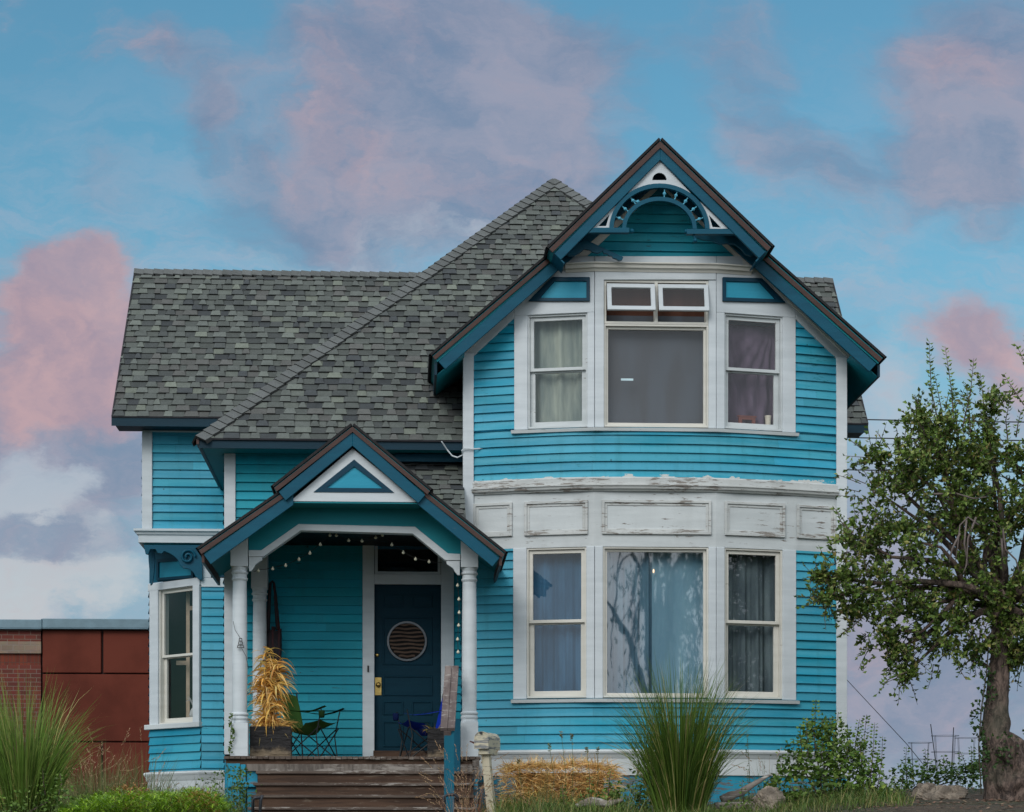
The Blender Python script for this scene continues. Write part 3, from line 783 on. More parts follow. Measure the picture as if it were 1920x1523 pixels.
# ---- left wing (set back) with its cut-away corner
Yv=3.3; LW=YP(Yv,340)
zl=lambda y:Z(y,Yv,340)
xa=X(267,Yv); xcf=X(378,Yv); xb=X(430,Yv)
m=MB(); m.box(xa,X(286,Yv),Yv-.05,Yv+.06,zl(993),zl(812)); m.box(xa,xb,Yv-.05,Yv-.001,zl(811.5),ze-.10); part(m,'corner_board','white',bevel=.004)
m=MB(); siding(m,[(xa+.02,Yv),(xb,Yv)],zl(993),zl(811),e=.1175,zref=zl(992),seed=81)
siding(m,[(xa+.012,7.4),(xa+.012,Yv+.05)],zl(993),zl(811),e=.1175,zref=zl(992),seed=82); part(m,'siding','siding')
m=MB(); m.sweep([(xa,7.4),(xa,Yv),(xb,Yv)],[(0,-.19),(.05,-.19),(.05,-.09),(.07,-.08),(.08,-.05),(.11,-.035),(.11,-.005),(0,.012)],zl(993)); part(m,'belt_cornice','white')
xch=X(281,4.05); 
CH=[(xch+.0,7.4),(xch,Yv+.72+.0),(xcf,Yv)]
CH[1]=(xch,Yv+(xcf-xch))
zb0=zl(1446)
CP=Plane(CH[1],CH[2],328)
m=MB()
e2=.1175; zr2=zl(1440)
ztop=zl(1097)
siding(m,[CH[0],CH[1]],zb0,ztop,e=e2,zref=zr2,seed=83)
siding(m,[CH[1],CH[2]],zb0,CP.z(1362),e=e2,zref=zr2,seed=84)
siding(m,[CH[2],(xb,Yv)],zb0,zl(1101),e=e2,zref=zr2,seed=85)
part(m,'siding','siding')
# overhang soffit above the cut corner
m=MB(); zt3=zl(1020); m.prism([V((xa,Yv,zt3)),V((xb,Yv,zt3)),V((xb,Yv+1.1,zt3)),V((xa,Yv+1.1,zt3))],(0,0,.03)); part(m,'overhang_soffit','soffit')
# head band, casing, panel and window on the chamfer
m=MB()
m.prism([CP.p(281,1110),CP.p(378,1097),CP.p(378,1083),CP.p(281,1096)],CP.n*.04)
m.box(xcf,xb,Yv-.04,Yv,zl(1101),zl(1084)); m.box(xcf,X(396,Yv),Yv-.04,Yv,zl(1083.8),zl(1022)); 
part(m,'head_band','white',bevel=.004)
zw0,zw1=CP.z(1357),CP.z(1102)
m=MB(); casing(m,CP,284,300,zw0,zw1,.04); casing(m,CP,365,377,zw0,zw1,.04)
m=MB(); m.prism(frect(CP,277,380,zw0-.07,zw0-.0,-.06),CP.n*.13); part(m,'window_sill','white_worn',bevel=.006)
dhung(CP,300,365,zw0,zw1,CP.z(1229),mat='cream',glass='glass_up',label='narrow sash window in the cut corner of the left wing',sw=.045)
m=MB(); m.prism([CP.p(281,1094),CP.p(378,1082),CP.p(378,1024),CP.p(281,1030)],CP.n*.01); part(m,'corner_wall','dark')
m=MB(); q1=[CP.p(297,1089),CP.p(366,1084),CP.p(366,1045),CP.p(297,1049)]; q2=[CP.p(301,1084),CP.p(362,1079),CP.p(362,1051),CP.p(301,1055)]
m.ring([a+CP.n*.01 for a in q1],[a+CP.n*.01 for a in q2],CP.n*.03); fr=part(m,'corner_panel_frame','navy')
m=MB(); m.prism([a+CP.n*.011 for a in q2],CP.n*.006); part(m,'panel','panel',fr)
m=MB(); m.ring([P(q[0],q[1],Yv-.01) for q in ((398,1083),(430,1083),(430,1024),(398,1024))],[P(q[0],q[1],Yv-.01) for q in ((402,1078),(426,1078),(426,1050),(402,1050))],(0,-.03,0)); fr=part(m,'corner_panel_frame','navy')
m=MB(); m.prism([P(q[0],q[1],Yv-.002) for q in ((402,1078),(426,1078),(426,1050),(402,1050))],(0,-.02,0)); part(m,'panel','panel',fr)
# scroll brackets under the overhang
BRK=[(26,118),(332,118),(335,300),(325,303),(300,285),(285,258),(262,243),(235,240),(215,222),(205,195),(185,175),(160,160),(135,150),(120,163),(100,160),(88,140),(60,140),(50,168),(36,165)]
m=MB(); pl=YP(Yv-.10); m.prism([pl.p(260+a/2.805,980+b/2.805) for a,b in BRK],(0,.06,0))
c=P(260+258/2.805,980+180/2.805,Yv-.13)
pts=[]; 
for i in range(26):
    a=i/25*2*math.pi*1.6; rr=.105-.085*i/25; pts.append(c+V((rr*math.cos(a),0,rr*math.sin(a))))
m.tube(pts,.018,6)
part(m,'scroll_bracket','dark',bevel=.004)
m=MB(); pts=[(50,140),(78,140),(85,190),(80,260),(72,320),(62,330),(58,270),(52,200)]
pl=YP(Yv+.35); m.prism([pl.p(260+a/2.805,980+b/2.805) for a,b in pts],(0,.07,0)); part(m,'scroll_bracket','dark')
# base of the left wing
LB=[CH[0],CH[1],CH[2],(X(436,Yv),Yv)]
m=MB(); m.sweep(LB,[(0,-.045),(.085,-.045),(.095,-.02),(.085,0),(0,.015)],zb0); m.sweep(LB,[(0,-.12),(.05,-.12),(.08,-.046),(0,-.046)],zb0); part(m,'water_table','white_worn')
m=MB(); m.sweep(LB,[(0,-.34),(.045,-.34),(.045,-.121),(0,-.121)],zb0); part(m,'skirt_board','white_worn')
m=MB(); m.sweep(LB,[(-.02,-1.3),(.02,-1.3),(.02,-.341),(-.02,-.341)],zb0); part(m,'foundation_skirt','bluewood')
# right-hand rear wing wall, rear wall and gable ends
m=MB(); xr2=X(1583,Yv)
siding(m,[(xr2,Yv),(xr2,7.4)],z_base-.4,ze,seed=86); siding(m,[(xR,Yv),(xr2,Yv)],z_base-.4,ze,seed=87)
siding(m,[(xr2,7.4),(xch,7.4)],z_base-.4,ze,seed=88); part(m,'siding','siding')
m=MB(); m.prism([V((xa+.02,3.34,ze-.1)),V((xa+.02,7.4,ze-.1)),V((xa+.02,Yr,zr-.14))],(.02,0,0)); m.prism([V((xr2-.04,3.34,ze-.1)),V((xr2-.04,7.4,ze-.1)),V((xr2-.04,Yr,zr-.14))],(.02,0,0)); part(m,'gable_end','siding_old')
# near-black planes behind the glass, colour stands in for unlit rooms, one shell for the interior
m=MB(); m.box(BOW[1][0]+.02,BOW[4][0]-.02,.12,.14,z_base,z_corn+1.9); part(m,'dark_room_plane','room')
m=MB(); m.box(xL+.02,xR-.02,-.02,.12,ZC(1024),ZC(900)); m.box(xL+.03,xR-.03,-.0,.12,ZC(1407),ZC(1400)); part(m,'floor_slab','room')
m=MB(); m.box(xch+.1,xb,Yv+1.5,Yv+1.52,zb0,zt3); part(m,'dark_room_plane','room')
m=MB(); eb(m,700,829,1012,1440,-.9,-.88); part(m,'dark_hall_plane','room')

# ---- porch ---------------------------------------------------------------
Yp=-1.2; Yf=-1.72
zd=Z(1418,-1.45,660)
for seed,(a,b,yf) in enumerate((((513,914),(661,798),Yf-.05),((807,920),(661,798),Yf-.05),((372,1031),(548,910),Yf),((947,1038),(782,907),Yf))):
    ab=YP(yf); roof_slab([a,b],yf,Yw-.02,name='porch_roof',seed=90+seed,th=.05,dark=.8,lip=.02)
m=MB()
for a,b,yf in (((513,914),(661,798),Yf-.05),((807,920),(661,798),Yf-.05),((372,1031),(538,917),Yf),((947,1038),(795,918),Yf)):
    barge(m,a,b,2,12,yf-.025,.025)
part(m,'rake_edge','brown')
m=MB()
for a,b,yf,t1 in (((517,916),(661,798),Yf-.05,38),((803,922),(661,798),Yf-.05,38),((377,1033),(550,909),Yf,38),((942,1040),(782,907),Yf,38)):
    barge(m,a,b,11,t1,yf-.01,.035)
part(m,'bargeboard','dark',bevel=.004)
for px,py,s_ in ((378,1043,1),(941,1049,-1)):
    a=P(px,py,Yf); m=MB(); x0,x1=sorted((a.x,a.x+.03*s_)); m.box(x0,x1,Yf+.02,.5,a.z-.07,a.z+.03); part(m,'eave_fascia','brown')
pl=YP(Yf+.02)
m=MB(); O=[(543,941),(787,943),(661,841)]; I=[(588,923),(739,924),(664,862)]
m.ring([pl.p(*q) for q in O],[pl.p(*q) for q in I],(0,.03,0)); part(m,'pediment','white')
m=MB(); I2=[(612,915),(719,916),(664,875)]
m.ring([pl.p(*q)+V((0,-.01,0)) for q in I],[pl.p(*q)+V((0,-.01,0)) for q in I2],(0,.03,0)); part(m,'pediment_panel_frame','navy')
m=MB(); m.prism([pl.p(*q)+V((0,.01,0)) for q in I2],(0,.01,0)); part(m,'pediment_panel','panel')
m=MB(); q=[P(543,943,Yf+.02),P(787,945,Yf+.02)]; zz1=q[0].z
m.prism([q[0],q[1],q[1]+V((0,.5,0)),q[0]+V((0,.5,0))],(0,0,.02))
part(m,'pediment_soffit','soffit')
pl=YP(Yp-.09)
m=MB(); m.prism([pl.p(*q) for q in [(466,1036),(466,1000),(548,940),(784,942),(864,1004),(864,1040),(838,1040),(778,992),(562,987),(492,1034)]],(0,.12,0)); part(m,'porch_beam','soffit')
m=MB(); m.prism([pl.p(*q)+V((0,-.014,0)) for q in [(466,1032),(490,1032),(560,983),(778,988),(840,1038),(863,1039),(863,1051),(835,1051),(774,1001),(564,995),(494,1044),(466,1044)]],(0,.15,0)); part(m,'beam_trim','white',bevel=.004)
for s_,px0 in ((1,467),(-1,862)):
    m=MB(); prof=[(0,0),(25,0),(24,6),(19,9),(12,14),(9,20),(4,26),(0,26)]
    y0=1044.5 if s_>0 else 1052
    m.prism([pl.p(px0+s_*a,y0+b) for a,b in prof],(0,.06,0)); part(m,'beam_bracket','white')
# porch ceiling
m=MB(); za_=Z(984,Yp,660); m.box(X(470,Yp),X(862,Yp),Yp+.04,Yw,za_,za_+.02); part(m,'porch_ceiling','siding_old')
# posts
def post(px,Y,top,blk,base0,full=False):
    """turned post: px centre, heights in px rows"""
    c=P(px,1200,Y); w=.103; z=lambda y:Z(y,Y,px)
    m=MB(); zb=zd; z1=z(base0); z2=z(blk); z3=z(top)
    m.box(c.x-w,c.x+w,Y-w,Y+w,zb,z1-.05); m.lathe((c.x,Y,z1-.05),[(w*1.0,0),(w*.98,.02),(w*.9,.04)],24)
    m.box(c.x-w,c.x+w,Y-w,Y+w,z2+.04,z3)
    r=.088; H_=z2-z1
    pr=[(w*.92,-.02),(w,.0),(w*1.02,.015),(w*.9,.03),(w*.94,.04),(w*1.02,.05),(w*1.02,.065),(w*.84,.08),(r*.98,.12),(r*1.03,H_*.3),(r*.98,H_*.7),(r*.93,H_-.13),(w*.9,H_-.115),(w*.96,H_-.10),(w*.84,H_-.085),(w*.82,H_-.05),(w*.98,H_-.035),(w*.98,H_-.02),(w*.86,H_-.005),(w*.94,H_+.03),(w*1.0,H_+.05)]
    m.lathe((c.x,Y,z1),pr,28)
    o=part(m,'porch_post','white',bevel=.003)
    return o
post(449.5,Yp,1006,1070,1349)
post(880,Yp,1008,1072,1347)
post(487,Yw-.16,1040,1110,1349)
# deck, rim and stairs
m=MB()
x0,x1=X(420,-1.45),X(902,-1.45)
n=46
for i in range(n):
    a=x0+(x1-x0)*i/n; b=x0+(x1-x0)*(i+1)/n-.006
    rr=random.uniform(-.012,.012); m.box(a,b,-1.46+rr,Yw,zd-.035+random.uniform(-.003,.003),zd-random.uniform(0,.004))
part(m,'porch_deck','deckwood')
m=MB(); m.box(x0+.02,x1-.02,-1.42,-1.36,zd-.12,zd-.036); part(m,'rim_board','stepwood')
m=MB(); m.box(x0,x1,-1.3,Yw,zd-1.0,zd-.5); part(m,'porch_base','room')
zst=lambda y,Y:Z(y,Y,680)
sx0,sx1=X(483,-1.5),X(886,-1.5)
m=MB(); m.box(X(462,-1.5),sx1,-1.49,-1.425,zst(1446,-1.5),zst(1433,-1.5)); part(m,'step','greywood')
pitch=.147; run=.27
z0=zst(1446.2,-1.5)
for i in range(7):
    Yt=-1.46-run*(i+1) if i else -1.50
    Yt=-1.53-run*i
    zt_=z0-pitch*i
    m=MB(); m.box(sx0-.02-.012*i,sx1+.01,Yt,Yt+run+.03,zt_-.034,zt_); st=part(m,'step','deckwood',bevel=.005)
    m=MB(); m.box(sx0,sx1,Yt+.03,Yt+.05,zt_-pitch-.0,zt_-.035); part(m,'riser','stepwood',st)
# boards closing the left of the stairs and corner posts
m=MB()
for a,b,y0 in ((425,451,1432),(452,462,1434),(463,484,1437)):
    m.box(X(a,-1.42),X(b,-1.42)-.004,-1.45-(.03 if a==452 else 0),-1.38,zd-1.1,Z(y0,-1.42,450))
m.box(X(427,-1.47),X(484,-1.47),-1.50,-1.455,Z(1476,-1.47,450),Z(1466,-1.47,450))
part(m,'stair_cheek','bluewood',bevel=.004)
m=MB(); m.box(X(886,-1.45),X(898,-1.45),-1.45,-1.38,Z(1460,-1.45,890),Z(1423,-1.45,890)); part(m,'rim_block','greywood')
m=MB(); m.box(X(889,-1.45),X(896,-1.45),-1.45,-1.38,zd-1.0,Z(1461,-1.45,890)); part(m,'rim_post','bluewood')
m=MB(); m.box(x0,x0+.04,-1.36,Yw,zd-1.0,zd-.036); part(m,'porch_side','bluewood')
# handrail: newel and two-plank rail falling to the street
Yn=-2.95; wn=.055
c=P(842,1400,Yn)
m=MB(); m.box(c.x-wn,c.x+wn,Yn-wn,Yn+wn,1.7,Z(1372,Yn,842)); nw=part(m,'newel_post',m_paint('newel_blue',(.002,.12,.19),var=.5,wear=(.03,.08,.12),wear_amt=.2,grain=(8,8,1)))
m=MB(); lo=P(839,1371,Yn-.08); hi=P(847,1254,-1.45)
d=(hi-lo); wv=V((.082,0,0)); nn=V((0,-d.z,d.y)).normalized()
for s_ in (-1,0):
    a=lo+wv*(s_*1.0)+V((.003,0,0)); b=hi+wv*s_*1.0+V((.003,0,0))
    m.prism([a,a+wv*.96,b+wv*.96,b],nn*.04)
m.prism([lo-wv*.5-nn*.09,lo+wv*.5-nn*.09,hi+wv*.5-nn*.09,hi-wv*.5-nn*.09],nn*.088)
part(m,'handrail',m_paint('weathered_grey_rail',(.24,.20,.185),(.12,.095,.09),var=.9,grain=(9,1.2,1.2),rough=.85,wear=(.42,.39,.36),wear_amt=.35),bevel=.003)
m=MB(); c=P(855,1330,-1.5); m.box(c.x-.05,c.x+.05,-1.5,-1.4,zd-.2,Z(1300,-1.5,855)-.3); part(m,'rail_post','dark')
# service cable looping off the corner board
m=MB(); pts=[P(828,828,-.02),P(838,843,.05),P(848,855,.05),P(858,858,.02),P(868,853,-.02),P(866,845,-.07),P(870,841,-.08),P(890,842,-.08),P(905,841,-.04)]
m.tube(pts,.009,6); part(m,'service_cable','white')
# pipe rails at the foot of the stairs
for pts in (((474,1540),(474,1500),(478,1496),(490,1496),(492,1491),(489,1500),(485,1560)),((833,1540),(833,1495),(838,1491),(852,1490),(858,1494),(857,1503))):
    m=MB(); q=[P(a,b,-3.4-.0*i) for i,(a,b) in enumerate(pts)]; m.tube(q,.017,10); part(m,'pipe_rail','iron',smooth=True)
# ============================================================ GROUND
def gz(x,y):
    """terrain height: street, bank, gently rising lawn, plateau, then falling away behind"""
    def ss(t): t=max(0,min(1,t)); return t*t*(3-2*t)
    h=0
    h+=1.56*ss((y+19.5)/5.0)
    h+=.36*ss((y+14)/9.0)+.24*ss((y+5)/5.0)
    h+=.20*ss((x-3.2)/1.6)*ss((y+9)/3)*ss((9-y)/3)
    if -1.95<x<.95: h-=.45*ss((x+1.95)/.25)*ss((.95-x)/.25)*ss((y+7)/1.5)*ss((.8-y)/1.2)
    h-=16*ss((y-11)/50.0)+.03*max(0,y-60)
    h+=(mnoise.noise(V((x*.5,y*.5,0)))*.07+mnoise.noise(V((x*1.7,y*1.7,3)))*.03)*(1 if y>-15 else .3)
    return h
def axis_pts(a,b,core0,core1,fine,coarse):
    p=[]; x=a
    while x<b: p.append(x); x+= fine if core0<=x<core1 else coarse*max(1,min(12,(abs(x)/20)))
    p.append(b); return p
xs=axis_pts(-700,700,-12,14,.35,3); ys=axis_pts(-200,900,-21,14,.35,3)
m=MB(); vs=[(x,y,gz(x,y)) for y in ys for x in xs]; nx=len(xs)
m.add(vs,[(j*nx+i,j*nx+i+1,(j+1)*nx+i+1,(j+1)*nx+i) for j in range(len(ys)-1) for i in range(nx-1)])
def m_ground():
    mt,N,b,pos,out=newmat('garden_soil_and_grass')
    n=N.noise(pos,.6,5); n2=N.noise(pos,9,5,.7); n3=N.noise(pos,55,3,.7)
    c=N.mix(N.ramp(n,.42,.58),(.035,.05,.015),(.075,.05,.032)); c=N.mix(N.ramp(n2,.45,.65),c,(.12,.085,.05)); c=N.mix(N.ramp(n3,.4,.7),c,(.02,.018,.012))
    N.link(c,b.inputs['Base Color']); b.inputs['Roughness'].default_value=.95; bump(N,b,N.math('ADD',n2,n3),.04,.8); return mt
g=m.build('ground',m_ground(),smooth=True,base=(0,0,0)); tag(g,'garden soil and rough grass sloping down to the street','ground',kind='structure')
m=MB(); 
m.box(-300,300,-33,-24,-.15,gz(0,-28)+.09); rd=m.build('road',m_plain('asphalt',(.05,.05,.052),.9,scale=3),base=(0,-28,0)); tag(rd,'grey asphalt street in front of the garden bank','road',kind='structure')
m=MB(); m.box(-300,300,-23.9,-22.2,-.15,gz(0,-23)+.19,None); pv=m.build('pavement',m_plain('concrete',(.32,.31,.29),.9,scale=2),base=(0,-23,0),bevel=.02); tag(pv,'pale concrete pavement with kerb beside the street','pavement',kind='structure')

# ============================================================ NEIGHBOUR BUILDING
YB=12.0; nb=empty('commercial_building',(X(-60,YB),YB+3,2.0),'flat roofed commercial building of red panels and brick behind the grass','building')
zB=lambda y:Z(y,YB,140)
zg=.8
mpanel=m_plain('rust_red_panel',(.145,.036,.023),.6,var=.35,scale=.8,spec=.08)
m=MB(); yt=1182
xsn=[(78,192),(192,330)]
rows=[(1182,1262),(1264.5,1390),(1392.5,1560)]
m.box(X(78,YB),X(330,YB),YB+.03,YB+7,zg-.2,zB(1175)); part_wall=m.build('wall',m_plain('panel_joint',(.03,.008,.006),.8),nb)
for r,(a,b) in enumerate(rows):
    cols=[(79,191),(193,330)] if r!=1 else [(79,330)]
    for p,q in cols:
        mm=MB(); mm.box(X(p,YB)+.01,X(q,YB)-.01,YB-.02,YB+.03,max(zg,zB(b)),zB(a)); mm.build('cladding_panel',mpanel,nb,bevel=.01)
def m_brick(name,c1,c2,mort,w,h,soldier=False):
    mt,N,b,pos,out=newmat(name)
    sp=N.node('ShaderNodeSeparateXYZ'); N.link(pos,sp.inputs[0]); cb=N.node('ShaderNodeCombineXYZ')
    N.link(sp.outputs['X'],cb.inputs['X']); N.link(sp.outputs['Z'],cb.inputs['Y'])
    br=N.node('ShaderNodeTexBrick'); N.link(cb.outputs[0],br.inputs['Vector'])
    br.inputs['Scale'].default_value=1; br.inputs['Brick Width'].default_value=w; br.inputs['Row Height'].default_value=h; br.inputs['Mortar Size'].default_value=.006
    br.inputs['Color1'].default_value=(*c1,1); br.inputs['Color2'].default_value=(*c2,1); br.inputs['Mortar'].default_value=(*mort,1)
    if soldier: br.offset=0
    c=N.mix(.3,br.outputs['Color'],N.mix(1.,br.outputs['Color'],N.noise(pos,9,4,color=True),'MULTIPLY'))
    N.link(c,b.inputs['Base Color']); b.inputs['Roughness'].default_value=.9; bump(N,b,N.math('SUBTRACT',1.,br.outputs['Fac']),.008,.7); return mt
mb1=m_brick('red_brick',(.19,.040,.026),(.12,.028,.02),(.22,.15,.12),.205,.0762)
mb2=m_brick('tan_brick',(.30,.22,.16),(.24,.17,.125),(.30,.24,.2),.205,.102)
mb3=m_brick('soldier_brick',(.22,.042,.02),(.14,.028,.016),(.12,.05,.035),.066,.25,True)
m=MB(); m.box(X(-700,YB),X(77,YB),YB-.03,YB+7,zg-.2,zB(1248)); m.build('brick_wall',mb1,nb)
m=MB(); m.box(X(-700,YB),X(77,YB),YB-.03,YB+7,zB(1203.5),zB(1182)); m.build('brick_wall',mb1,nb)
m=MB(); m.box(X(-700,YB),X(77.5,YB),YB-.05,YB+7,zB(1226),zB(1203.8)); m.build('stone_band',mb2,nb)
m=MB(); m.box(X(-700,YB),X(76,YB),YB+.0,YB+7,zB(1247.7),zB(1226.3)); m.build('soldier_course',mb3,nb)
zc=m_plain('zinc_coping',(.17,.26,.31),.45,var=.15,metal=.2)
m=MB(); m.box(X(-700,YB),X(80,YB),YB-.12,YB+7.1,zB(1180),zB(1163.5)); m.box(X(-700,YB),X(80,YB),YB-.13,YB+7.1,zB(1182),zB(1179.9)); m.build('coping',zc,nb,bevel=.01)
m=MB(); m.box(X(80.5,YB),X(330,YB),YB-.12,YB+7.1,zB(1179),zB(1161.5)); m.box(X(80.5,YB),X(330,YB),YB-.13,YB+7.1,zB(1181),zB(1178.9)); m.box(X(79,YB),X(81,YB),YB-.14,YB+.1,zB(1181),zB(1162)); m.build('coping',zc,nb,bevel=.01)

# ============================================================ CURTAINS (top-level, hung inside)
def m_cloth(name,c,c2=None,rough=.9):
    mt,N,b,pos,out=newmat(name); c2=c2 or tuple(x*.7 for x in c)
    n=N.noise(N.scalev(pos,(3,3,.6)),1.5,4); w=N.noise(N.scalev(pos,(1,1,.1)),25,2)
    col=N.mix(N.ramp(n,.35,.65),c,c2); col=N.mix(N.math('MULTIPLY',w,.10),col,tuple(x*.6 for x in c))
    N.link(col,b.inputs['Base Color']); b.inputs['Roughness'].default_value=rough; b.inputs['Specular IOR Level'].default_value=.1; return mt
def curtain(pl,xa,xb,z0,z1,off,amp,folds,mat,label,seed,kind='drape',name='curtain'):
    rnd=random.Random(seed); u0,u1=pl.u(xa),pl.u(xb); nx,nz=70,24; vs=[]; fs=[]
    ph=[rnd.uniform(0,6.28) for _ in range(6)]
    for j in range(nz+1):
        t=j/nz
        for i in range(nx+1):
            s=i/nx
            if kind=='drape':
                w=math.sin(s*folds*6.28+ph[0]+.8*math.sin(s*5+ph[1])+t*.25)+.45*math.sin(s*folds*2.3*6.28+ph[2]+t*.4)
                d=w*amp*(.75+.25*math.sin(3*t+ph[3]))
            elif kind=='flat':
                d=amp*(math.sin(s*folds*6.28+ph[0]+t)*.5+.5*mnoise.noise(V((s*3,t*3,seed))))
            else: # swag: cloth pinned at two top points
                a=abs(s-.5)*2; sag=(1-a**2)
                r1=math.hypot((s-.12),(1.05-t)*1.2); r2=math.hypot((s-.9),(1.05-t)*1.2)
                d=amp*(math.sin(math.atan2(1.05-t,s-.10)*26)*.5*min(1,r1*2)+math.sin(math.atan2(1.05-t,.92-s)*24)*.5*min(1,r2*2))*(.4+.6*(1-t))+.03*sag*math.sin(t*9)
            zz=z0+(z1-z0)*t
            if kind=='swag' and j==nz: zz-= .10*(1-(abs(s-.5)*2)**2)
            vs.append(pl.at(u0+(u1-u0)*s,zz,off+d))
    for j in range(nz):
        for i in range(nx): a=j*(nx+1)+i; fs.append((a,a+1,a+nx+2,a+nx+1))
    m=MB(); m.add(vs,fs); o=m.build(name,mat,smooth=True); tag(o,label,'curtain'); return o
blue=m_cloth('grey_blue_curtain',(.05,.14,.24),(.03,.085,.15)); grey=m_cloth('slate_curtain',(.13,.175,.19),(.06,.085,.10))
curtain(FC[1],990,1112,z_sillL,z_headL,-.20,.022,5,blue,'slate blue curtain in the left ground floor sash window',1)
curtain(FC[2],1120,1231,z_sillL,z_headL,-.20,.028,5,m_cloth('light_blue_curtain',(.10,.20,.27),(.045,.10,.15)),'blue curtain gathered in the left half of the wide ground floor window',2)
curtain(FC[2],1226,1340,z_sillL,z_headL,-.22,.012,1.6,m_cloth('pale_blue_curtain',(.20,.36,.45),(.15,.29,.38)),'smooth pale blue curtain in the right half of the wide ground floor window',3)
curtain(FC[3],1350,1470,z_sillL,z_headL,-.20,.034,4.5,grey,'dark grey curtain in the right ground floor sash window',4)
curtain(FC[1],985,1110,z_sillU,zhl,-.19,.02,3,m_cloth('cream_curtain',(.34,.38,.32),(.15,.19,.18)),'cream net curtain in the left upstairs sash window',5)
curtain(FC[2],1128,1335,z_sillU-.05,ZC(586),-.18,.006,2,m_cloth('grey_sheet',(.075,.088,.105),(.065,.07,.078)),'flat grey sheet covering the wide upstairs window',6,'flat')
curtain(FC[2],1132,1330,ZC(590),ZC(520),-.24,.004,3,m_cloth('brown_blind',(.10,.045,.03)),'brown wooden blind behind the open awning sashes upstairs',7,'flat','blind')
curtain(FC[3],1352,1470,z_sillU,zhr-.02,-.20,.055,4,m_cloth('purple_cloth',(.10,.075,.11),(.045,.032,.052)),'crumpled purple cloth pinned across the right upstairs sash window',8,'swag')
m=MB(); m.box(0,.15,0,.004,0,.022); 
m=MB(); m.prism(frect(FC[2],1165,1188,ZC(713),ZC(709),-.045),FC[2].n*.003); o=m.build('paper_strip',m_plain('paper',(.55,.72,.78),.8,var=.1)); tag(o,'short pale paper strip stuck on the wide upstairs window','paper strip')
pl=FC[3]; z_=z_sillU+.07
m=MB(); m.ring([pl.at(pl.u(1391),z_,-.13),pl.at(pl.u(1422),z_,-.13),pl.at(pl.u(1422),z_+.12,-.13),pl.at(pl.u(1391),z_+.12,-.13)],[pl.at(pl.u(1397),z_-.0,-.13),pl.at(pl.u(1416),z_-.0,-.13),pl.at(pl.u(1416),z_+.085,-.13),pl.at(pl.u(1397),z_+.085,-.13)],pl.n*.03)
m.prism([pl.at(pl.u(1389),z_+.12,-.135),pl.at(pl.u(1424),z_+.12,-.135),pl.at(pl.u(1424),z_+.135,-.135),pl.at(pl.u(1389),z_+.135,-.135)],pl.n*.04)
o=m.build('wooden_frame',m_plain('red_wood',(.13,.025,.012),.5)); tag(o,'small reddish wooden frame standing on the sill before the purple cloth','frame')
m=MB(); q=pl.at(pl.u(1448),z_sillU+.06,-.14); m.lathe(q,[(.03,0),(.032,.02),(.036,.10),(.042,.16),(.043,.165),(.038,.165),(.03,.02)],16); o=m.build('vase',m_plain('cream_ceramic',(.60,.56,.46),.4),smooth=True); tag(o,'cream vase on the sill beside the purple cloth','vase')
m=MB(); q=FC[2].at(FC[2].u(1228),ZC(1068),-.15); m.ball(q,.014,12,sc_=(.7,.7,1.8))
mt,N,b,pos,out=newmat('warm_bulb'); b.inputs['Emission Color'].default_value=(1,.55,.2,1); b.inputs['Emission Strength'].default_value=1.6
o=m.build('light_bulb',mt,smooth=True); tag(o,'small lit amber bulb hanging inside the wide ground floor window','light bulb')

m=MB(); q=CP.at(CP.u(345),CP.z(1345),-.17); m.lathe(q,[(.05,0),(.06,.03),(.04,.10),(.012,.14),(.012,.2)],12)
for i in range(14):
    aa=i*2.4; m.tube([q+V((0,0,.15)),q+V((.05*math.cos(aa),.05*math.sin(aa),.24)),q+V((.11*math.cos(aa),.11*math.sin(aa),.26+.05*math.sin(i)))],[.006,.004,.002],5)
o=m.build('potted_plant',m_plain('pale_dried_plant',(.35,.36,.36),.8)); tag(o,'pale spiky potted plant inside the narrow cut corner window','potted plant')
m=MB(); q0=CP.at(CP.u(322),CP.z(1340),-.26)
m.box(q0.x,q0.x+.05,q0.y,q0.y+.04,q0.z-.3,q0.z+1.9); m.box(q0.x+.05,q0.x+.30,q0.y,q0.y+.04,q0.z+1.50,q0.z+1.56); m.box(q0.x-.14,q0.x,q0.y,q0.y+.04,q0.z+.72,q0.z+.78)
o=m.build('room_divider',m_plain('tan_timber',(.42,.33,.24),.7)); tag(o,'tan timber upright and rail seen inside the narrow cut corner window','timber frame')
# ============================================================ PORCH THINGS
# string of lights
sl=empty('string_lights',P(650,1010,-.8),'string of small cream bulbs draped under the porch roof','string lights')
def zo(l,ox=360,oy=780,s=3.2): return [(ox+a/s,oy+b/s) for a,b in l]
runs=[zo([(365,930),(398,920),(484,908),(562,888),(642,852),(707,814),(770,762),(828,706),(866,708),(940,738),(1020,741),(1102,720),(1143,706),(1199,764),(1268,811),(1341,850),(1423,866),(1500,880)]),[(858,1058),(858,1095),(860.5,1121),(861,1146),(860,1170),(858,1196),(859,1220)]]
wire=m_plain('black_wire',(.015,.015,.015),.6); bulbm=m_plain('cream_bulb',(.75,.72,.55),.3,var=.05)
for r,pts in enumerate(runs):
    Y=-.95 if r==0 else -1.05
    q=[P(a,b,Y) for a,b in pts]; m=MB()
    dense=[]
    for i in range(len(q)-1):
        for t in (0,.33,.66): 
            dense.append(q[i].lerp(q[i+1],t)-V((0,0,(.012 if t else 0))))
    dense.append(q[-1]); m.tube(dense,.0032,5); m.build('cord',wire,sl)
    for p in q[1:-1] if r==0 else q[1:]:
        m=MB(); m.lathe(p-V((0,0,.038)),[(.004,0),(.015,.006),(.019,.016),(.016,.026),(.008,.034),(.007,.045)],10); m.build('bulb',bulbm,sl,smooth=True)
